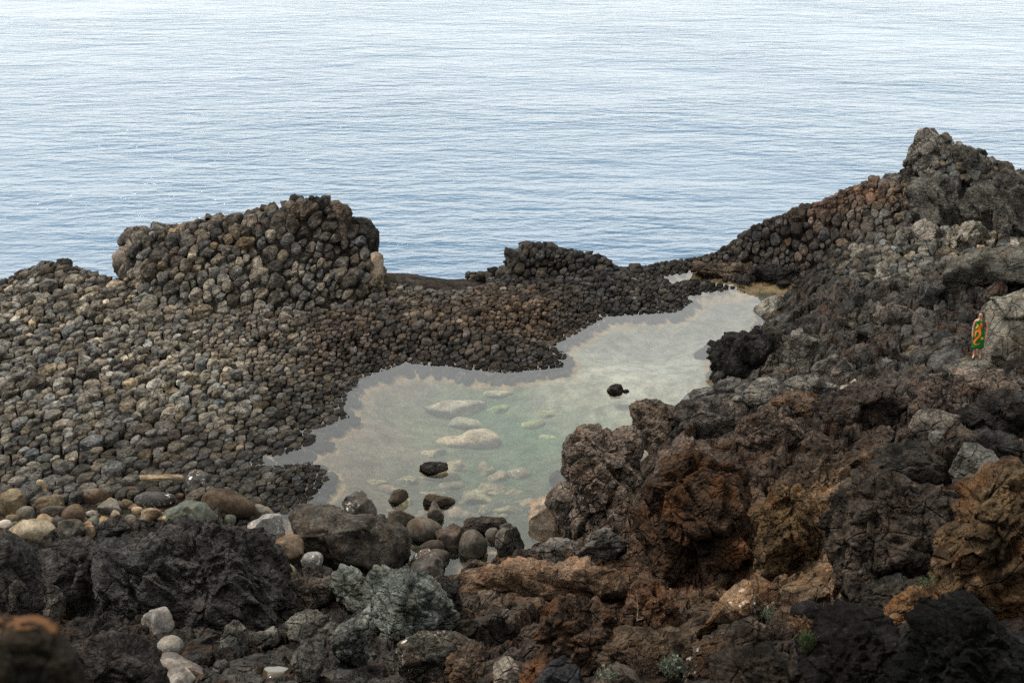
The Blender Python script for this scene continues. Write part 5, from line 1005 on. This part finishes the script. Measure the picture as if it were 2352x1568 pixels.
# ------------------------------------------------------------------ plants
PM = {k: plain_mat(k, c, .75, .2) for k, c in {'silver_leaf': (.065, .075, .05), 'white_tip': (.22, .23, .2), 'dry_leaf': (.035, .021, .012), 'twig': (.035, .024, .017), 'green_leaf': (.03, .042, .014), 'rust_flower': (.06, .03, .011), 'pale_stalk': (.34, .29, .22)}.items()}
def strips(paths, width):
    """thin two-sided ribbons turned at random: paths is a list of point lists"""
    V_, F_ = [], []
    for P_ in paths:
        P_ = np.asarray(P_, float); n = len(P_); d = P_[-1]-P_[0]; s = np.cross(d, rng.normal(size=3)); s /= np.linalg.norm(s)+1e-9
        b = sum(len(v_) for v_ in V_); wd = np.linspace(1, .35, n)[:, None]*width*.5
        V_ += [P_-s*wd, P_+s*wd]
        for k in range(n-1): F_.append((b+k, b+k+1, b+n+k+1, b+n+k))
    return np.concatenate(V_), np.array(F_)
def shrub(name, label, dx, dy, wpx, hpx, stems, leaves, leaf_mat, tip_mat=None, upright=.8, leaf_len=.05, leaf_w=.012, kind='shrub', tips=0):
    P = touch(dx, dy); fz = (P-CAM)@FWD; sc_ = fz/F; H = hpx*sc_*1.05; R0 = wpx*sc_*.5
    root = empty(name, P); tag(root, label, kind)
    paths = []; ends = []
    for _ in range(stems):
        a = random.uniform(0, 6.283); rr = R0*math.sqrt(random.random()); h = H*random.uniform(.55, 1)*(1-.35*(rr/R0)**2)
        b0 = np.array((math.cos(a)*rr*.35, math.sin(a)*rr*.35, -.06)); e0 = np.array((math.cos(a)*rr, math.sin(a)*rr, h))
        mid = (b0+e0)/2+np.array((random.gauss(0, .02), random.gauss(0, .02), h*.12)); paths.append([b0, mid, e0]); ends.append((b0, mid, e0))
    V_, F_ = strips(paths, .010); mesh_obj('stems', V_, F_, PM['twig'], root, smooth=False)
    lp = []; tp = []
    for _ in range(leaves):
        b0, m0, e0 = random.choice(ends); t = random.uniform(.35, 1); p0 = (m0+(e0-m0)*(t-.3)/.7) if t > .3 else b0
        d = np.array((random.gauss(0, 1), random.gauss(0, 1), abs(random.gauss(upright, .5)))); d /= np.linalg.norm(d); l = leaf_len*random.uniform(.6, 1.3)
        q0 = p0+np.array([random.gauss(0, .012) for _ in range(3)]); lp.append([q0, q0+d*l*.6, q0+d*l+np.array((0, 0, -.1*l))])
    V_, F_ = strips(lp, leaf_w); mesh_obj('foliage', V_, F_, PM[leaf_mat], root, smooth=False)
    if tips:
        for _ in range(tips):
            b0, m0, e0 = random.choice(ends)
            for _ in range(9):
                d = np.array((random.gauss(0, .5), random.gauss(0, .5), 1)); d /= np.linalg.norm(d); tp.append([e0+d*.005, e0+d*.025, e0+d*.045])
        V_, F_ = strips(tp, .014); mesh_obj('blossoms', V_, F_, PM[tip_mat], root, smooth=False)
    return root
shrub('silver_shrub', 'silvery green shrub with white flower tips at the bottom edge', 1545, 1555, 62, 56, 46, 900, 'silver_leaf', 'white_tip', 1.6, .07, .010, tips=16)
shrub('dry_shrub', 'dry brown seed headed shrub spreading left of the silvery shrub', 1470, 1550, 120, 70, 90, 1500, 'dry_leaf', 'rust_flower', .4, .03, .014, tips=40)
shrub('silver_shrub', 'silvery green shrub growing against the white crusted boulder', 1748, 1428, 66, 42, 50, 1100, 'silver_leaf', 'white_tip', 1.3, .06, .010, tips=4)
shrub('dry_shrub', 'dark tangled dry shrub under the silvery one by the white crusted boulder', 1782, 1468, 60, 64, 80, 900, 'twig', None, .3, .04, .008)
shrub('green_shrub', 'green tuft beside the black outcrop at the bottom right', 1852, 1500, 34, 50, 36, 700, 'green_leaf', None, 2.2, .09, .007)
shrub('dry_shrub', 'rusty brown dried flower shrub above the green tuft', 1842, 1450, 60, 36, 50, 700, 'rust_flower', None, .5, .025, .014)
shrub('green_shrub', 'pale green sprigs at the bottom edge left of the dry shrub', 1398, 1568, 60, 40, 20, 300, 'silver_leaf', 'white_tip', 1.4, .06, .012, tips=5)
shrub('green_shrub', 'thin green sprig under the ochre rock face at right', 2128, 1352, 40, 36, 16, 120, 'green_leaf', None, 1.0, .05, .012)
P = touch(1462, 1428); st_ = empty('dry_stalk', P); tag(st_, 'single pale dry stalk standing before the rusty pointed cone', 'plant')
V_, F_ = strips([[(0, 0, -.05), (.02, 0, .3), (-.03, .02, .72)]], .014); mesh_obj('stem', V_, F_, PM['pale_stalk'], st_, smooth=False)
V_, F_ = strips([[(.01, 0, .05), (.10, -.03, .10), (.16, -.03, .16)], [(.0, 0, .04), (-.08, -.02, .07), (-.14, -.02, .12)]], .008); mesh_obj('twig', V_, F_, PM['pale_stalk'], st_, smooth=False)

# ------------------------------------------------------------------ rain and tide puddles
pm = bpy.data.materials.new('puddle_water'); pm.use_nodes = True; b = pm.node_tree.nodes['Principled BSDF']
b.inputs['Base Color'].default_value = (.035, .026, .014, 1); b.inputs['Roughness'].default_value = .03; b.inputs['IOR'].default_value = 1.333
_nz = N(pm.node_tree, 'ShaderNodeTexNoise'); _nz.inputs['Scale'].default_value = 3; _bp = N(pm.node_tree, 'ShaderNodeBump'); _bp.inputs['Distance'].default_value = .004
pm.node_tree.links.new(_nz.outputs[0], _bp.inputs['Height']); pm.node_tree.links.new(_bp.outputs[0], b.inputs['Normal'])
for label, x0, y0, z0, rx, ry in PUD:
    n = 28; t = np.arange(n)/n*6.2832; r0 = rng.uniform(0, 6, 3); rr = 1.15+.18*np.sin(2*t+r0[0])+.15*np.sin(3*t+r0[1])+.08*np.sin(5*t+r0[2])
    ring_ = np.column_stack([rx*rr*np.cos(t), ry*rr*np.sin(t), np.zeros(n)]); V_ = np.concatenate([[[0, 0, 0]], ring_, ring_*.9-np.array((0, 0, .05))])
    F_ = [(0, 1+k, 1+(k+1) % n) for k in range(n)]
    for k in range(n): F_ += [(1+k, 1+n+k, 1+n+(k+1) % n), (1+k, 1+n+(k+1) % n, 1+(k+1) % n)]
    o = mesh_obj('puddle', V_, np.array(F_), pm, smooth=False); o.location = (x0, y0, z0); tag(o, label, 'puddle')

# ------------------------------------------------------------------ the person on the ledge
feet = CAM+raydir(2243, 822)*50.0
tl_ = bpy.data.objects.get('tuff_ledge')
for _ in range(1):
    ok, loc, nrm, *_r = SC.ray_cast(DG, Vector((feet[0], feet[1], feet[2]+1.2)), Vector((0, 0, -1)))
    if ok and abs(loc[2]-feet[2]) < .8: feet[2] = loc[2]
skin_m = plain_mat('skin', (.30, .145, .085), .55, .35); hair_m = plain_mat('dark_hair', (.022, .012, .008), .5, .4)
cloth = plain_mat('green_cloth', (.006, .075, .012), .8, .15); orange = plain_mat('orange_print', (.52, .10, .012), .8, .1); yellow = plain_mat('yellow_print', (.5, .33, .03), .8, .1)
leather = plain_mat('black_strap', (.012, .011, .011), .5, .3)
J = {}; ED = []
def j(n, p, r, par=None, ry=None):
    J[n] = (np.array(p, float), r, ry or r)
    if par: ED.append((par, n))
j('pelvis', (0, 0, .92), .135, None, .105); j('waist', (-.01, 0, 1.08), .112, 'pelvis', .085); j('chest', (0, 0, 1.27), .130, 'waist', .095); j('upper', (0, .01, 1.37), .09, 'chest', .07); j('nbase', (0, .01, 1.43), .052, 'upper')
j('neck', (-.005, .0, 1.485), .046, 'nbase'); j('jaw', (-.012, -.018, 1.545), .062, 'neck'); j('face', (-.012, -.012, 1.60), .080, 'jaw', .09); j('crown', (-.005, .005, 1.665), .062, 'face', .072)
j('nose', (-.085, -.072, 1.592), .016, 'face')
for s, sg in (('l', -1), ('r', 1)):
    j('sh'+s, (sg*.165, .01, 1.375), .056, 'upper'); j('el'+s, (sg*.225, .03, 1.115), .040, 'sh'+s); j('wr'+s, (sg*.232, -.045, .885), .026, 'el'+s); j('pa'+s, (sg*.232, -.065, .825), .032, 'wr'+s, .018)
    for k in range(4):
        o_ = (k-1.5)*.017; ln = (.058, .070, .066, .052)[k]
        j(f'f{k}{s}', (sg*.230, -.070+o_, .785), .0095, 'pa'+s); j(f'g{k}{s}', (sg*.224, -.078+o_, .785-ln*.55), .0085, f'f{k}{s}'); j(f'h{k}{s}', (sg*.212, -.084+o_, .785-ln), .0075, f'g{k}{s}')
    j('t1'+s, (sg*.212, -.095, .835), .010, 'pa'+s); j('t2'+s, (sg*.200, -.115, .800), .009, 't1'+s)
    j('hi'+s, (sg*.088, 0, .86), .098, 'pelvis'); j('kn'+s, (sg*.095+.0, -.02, .49), .060, 'hi'+s); j('ca'+s, (sg*.098, .012, .34), .056, 'kn'+s); j('an'+s, (sg*.100, .015, .095), .036, 'ca'+s)
    j('he'+s, (sg*.100, .045, .038), .034, 'an'+s); j('ba'+s, (sg*.112-.012, -.085, .030), .036, 'an'+s, .024); j('to'+s, (sg*.116-.02, -.145, .024), .030, 'ba'+s, .018)
names = list(J); ix_ = {n: k for k, n in enumerate(names)}
me = bpy.data.meshes.new('person'); me.from_pydata([tuple(J[n][0]) for n in names], [(ix_[a], ix_[b]) for a, b in ED], []); me.materials.append(skin_m)
person = bpy.data.objects.new('person', me); COL.objects.link(person)
me.update()
sk = person.modifiers.new('skin', 'SKIN'); sk.use_smooth_shade = True
if not me.skin_vertices:
    bpy.context.view_layer.objects.active = person
for k, n in enumerate(names):
    me.skin_vertices[0].data[k].radius = (J[n][1], J[n][2]); me.skin_vertices[0].data[k].use_root = (n == 'pelvis')
sb_ = person.modifiers.new('sub', 'SUBSURF'); sb_.levels = 2; sb_.render_levels = 2
person.location = feet; person.rotation_euler = (0, 0, math.radians(-16)); person.scale = (1.0, 1.0, 1.0)
tag(person, 'person in a green wrap dress with orange lizard print, black sandals and long dark hair', 'person')
# dress: a wrapped tube with folds and a slanting hem
zs = [1.385, 1.34, 1.27, 1.17, 1.08, .98, .90, .80, .68, .56, .46, .36]; RX = [.125, .148, .160, .150, .143, .165, .182, .188, .190, .194, .198, .202]; RY = [.085, .108, .122, .112, .108, .126, .140, .146, .150, .154, .158, .160]
NA = 64; ta = np.arange(NA)/NA*2*math.pi
def dress_pt(t, z, off=0.0):
    rx = np.interp(z, zs[::-1], RX[::-1])+off; ry = np.interp(z, zs[::-1], RY[::-1])+off
    k = np.clip((1.2-z)/.8, 0, 1); f = 1+k*(.035*np.sin(9*t+2*z)+.025*np.sin(17*t+1.3))
    return np.array((rx*f*math.cos(t)-.005, ry*f*math.sin(t), z))
rowz = np.concatenate([np.linspace(1.385, 1.10, 8), np.linspace(1.05, .36, 16)]); DV = []
for r_, z in enumerate(rowz):
    for t in ta:
        zz = z
        if z < .95: zz = z+(.95-z)/.59*(.10*max(0, math.cos(t-.35))-.03*math.cos(t*2))
        DV.append(dress_pt(t, zz if zz < 1.385 else 1.385)*(1, 1, 0)+np.array((0, 0, zz)))
DV = np.array(DV); n_r = len(rowz); ii = np.arange(n_r*NA).reshape(n_r, NA)
DF = np.stack([ii[:-1].ravel(), ii[1:].ravel(), np.roll(ii[1:], -1, 1).ravel(), np.roll(ii[:-1], -1, 1).ravel()], 1)
dress = mesh_obj('dress', DV, DF, cloth, person); sm = dress.modifiers.new('solid', 'SOLIDIFY'); sm.thickness = .004
def ribbon(pts, w0, off=.008):
    """a printed band on the front of the dress: pts are (x across, height, half width)"""
    V_, F_ = [], []
    P_ = np.array(pts, float); m = 40; s = np.linspace(0, len(P_)-1, m)
    X = np.interp(s, np.arange(len(P_)), P_[:, 0]); Zz = np.interp(s, np.arange(len(P_)), P_[:, 1]); Wd = np.interp(s, np.arange(len(P_)), P_[:, 2])
    X = np.convolve(np.pad(X, 2, 'edge'), np.ones(5)/5, 'valid'); Zz = np.convolve(np.pad(Zz, 2, 'edge'), np.ones(5)/5, 'valid')
    for k in range(m):
        a = max(0, k-1); b_ = min(m-1, k+1); d = np.array((X[b_]-X[a], Zz[b_]-Zz[a])); d /= np.linalg.norm(d)+1e-9; nn = np.array((-d[1], d[0]))
        for sg in (-1, 1):
            x, z = X[k]+nn[0]*Wd[k]*sg, Zz[k]+nn[1]*Wd[k]*sg
            t = -math.acos(max(-1, min(1, x/np.interp(z, zs[::-1], RX[::-1])))); V_.append(dress_pt(t, z, off))
    for k in range(m-1): F_.append((2*k, 2*k+1, 2*k+3, 2*k+2))
    return np.array(V_), np.array(F_)
def add_print(parts, name, mat):
    V_, F_, b0 = [], [], 0
    for v_, f_ in parts: V_.append(v_); F_.append(f_+b0); b0 += len(v_)
    mesh_obj(name, np.concatenate(V_), np.concatenate(F_), mat, dress)
add_print([ribbon([(.03, 1.34, .02), (.01, 1.24, .034), (-.02, 1.14, .042), (-.03, 1.06, .050), (.02, .98, .036), (.03, .90, .032), (-.03, .82, .030), (-.10, .72, .030), (-.145, .62, .027), (-.13, .55, .024), (-.06, .53, .018), (.02, .58, .012), (.06, .61, .004)], 1),
  ribbon([(.01, 1.27, .018), (.06, 1.24, .016), (.085, 1.18, .024), (.10, 1.12, .010)], 1), ribbon([(.075, 1.2, .010), (.055, 1.13, .007)], 1), ribbon([(.09, 1.2, .010), (.125, 1.16, .007)], 1),
  ribbon([(-.05, 1.05, .022), (-.115, 1.0, .018), (-.125, .93, .014), (-.13, .86, .018), (-.135, .80, .007)], 1)], 'lizard_print', orange)
sunr = [ribbon([(.10, .80, .026), (.10, .78, .026), (.10, .755, .026)], 1)]
for a in range(8):
    c, s = math.cos(a*math.pi/4), math.sin(a*math.pi/4); sunr.append(ribbon([(.10+.03*c, .778+.03*s, .010), (.10+.05*c, .778+.05*s, .006), (.10+.07*c, .778+.07*s, .001)], 1, .010))
add_print(sunr, 'sun_print', yellow)
add_print([ribbon([(-.10, 1.27, .016), (-.09, 1.2, .018), (-.10, 1.13, .010)], 1), ribbon([(-.065, 1.26, .010), (-.06, 1.18, .012)], 1), ribbon([(-.12, 1.18, .010), (-.115, 1.1, .012)], 1)], 'yellow_print', yellow)
V_, F_ = [], []
for sg in (-1, 1):                                              # halter straps tied behind the neck
    pth = [(sg*.085, -.092, 1.33), (sg*.055, -.10, 1.40), (sg*.045, -.055, 1.455), (sg*.035, .055, 1.475)]
    for k, (x, y, z) in enumerate(pth):
        w_ = (.045, .028, .018, .014)[k]; V_ += [(x-w_, y, z), (x+w_, y, z)]
    b0 = len(V_)-8
    for k in range(3): F_.append((b0+2*k, b0+2*k+1, b0+2*k+3, b0+2*k+2))
o = mesh_obj('halter_strap', V_, np.array(F_), cloth, dress); o.modifiers.new('solid', 'SOLIDIFY').thickness = .006
# hair: a cap and a long fall over the shoulder
Vs, Fs = ICO[3]; hv = Vs*np.array((.094, .105, .098))+np.array((.004, .016, 1.632)); cut = (Vs[:, 1] < -.25) & (Vs[:, 2] < .55) & (Vs[:, 0] < .5)
hv[cut] += np.array((.0, .035, .01)); hv += .006*perlin(Vs*5)[:, None]*Vs
tail = []; pth = np.array([(.05, .05, 1.62), (.085, .03, 1.53), (.095, -.03, 1.44), (.10, -.085, 1.33), (.105, -.115, 1.22), (.10, -.12, 1.12)]); rad = (.05, .052, .046, .036, .028, .010)
for k in range(6):
    for a in range(10): tail.append(pth[k]+rad[k]*np.array((math.cos(a*.628), math.sin(a*.628)*.7, .0)))
tail = np.array(tail); n0 = len(hv); TF = []
for k in range(5):
    for a in range(10):
        a2 = (a+1) % 10; TF += [(n0+k*10+a, n0+k*10+a2, n0+k*10+10+a2), (n0+k*10+a, n0+k*10+10+a2, n0+k*10+10+a)]
mesh_obj('hair', np.concatenate([hv, tail]), np.concatenate([Fs, np.array(TF)]), hair_m, person)
eye_m = plain_mat('eye', (.02, .015, .012), .3, .5); lip_m = plain_mat('lips', (.30, .09, .07), .5, .3)
Vs2, Fs2 = ICO[2]
for c in ((-.078, -.045, 1.615), (-.040, -.088, 1.615)):
    mesh_obj('eye', Vs2*.011+np.array(c), Fs2, eye_m, person)
mesh_obj('mouth', Vs2*np.array((.022, .022, .006))+np.array((-.062, -.066, 1.553)), Fs2, lip_m, person)
mesh_obj('ear', Vs2*np.array((.010, .016, .026))+np.array((.070, -.012, 1.60)), Fs2, skin_m, person)
# sandals: sole and three straps each
for sg in (-1, 1):
    t = np.arange(24)/24*2*math.pi; cx0 = sg*.108-.008
    so = np.column_stack([cx0+.047*np.cos(t)*(1-.12*np.sin(t)), -.055+.135*np.sin(t), np.zeros(24)])
    V_ = np.concatenate([so+(0, 0, -.012), so+(0, 0, .012)]); F_ = [(k, (k+1) % 24, 24+(k+1) % 24, 24+k) for k in range(24)]
    sd_o = mesh_obj('sandal', V_, np.array(F_), leather, person); bmx = bmesh.new(); bmx.from_mesh(sd_o.data)
    bmx.verts.ensure_lookup_table(); bmx.faces.new([bmx.verts[k] for k in range(23, -1, -1)]); bmx.faces.new([bmx.verts[24+k] for k in range(24)]); bmx.to_mesh(sd_o.data); bmx.free()
    for (yy, zz, rx, rz, tilt_) in ((-.115, .012, .044, .040, 0), (-.045, .03, .042, .055, .2), (.012, .095, .043, .043, 1.45)):
        V_, F_ = [], []
        for k in range(20):
            a = k/20*2*math.pi; p = np.array((rx*math.cos(a), 0, rz*math.sin(a))); p = np.array((p[0], p[2]*math.sin(tilt_), p[2]*math.cos(tilt_)))
            for e_ in (-.011, .011): V_.append(np.array((cx0, yy, zz))+p+np.array((0, e_*math.cos(tilt_), e_*math.sin(tilt_))))
            F_.append((2*k, 2*k+1, (2*k+3) % 40, (2*k+2) % 40))
        mesh_obj('strap', V_, np.array(F_), leather, sd_o)
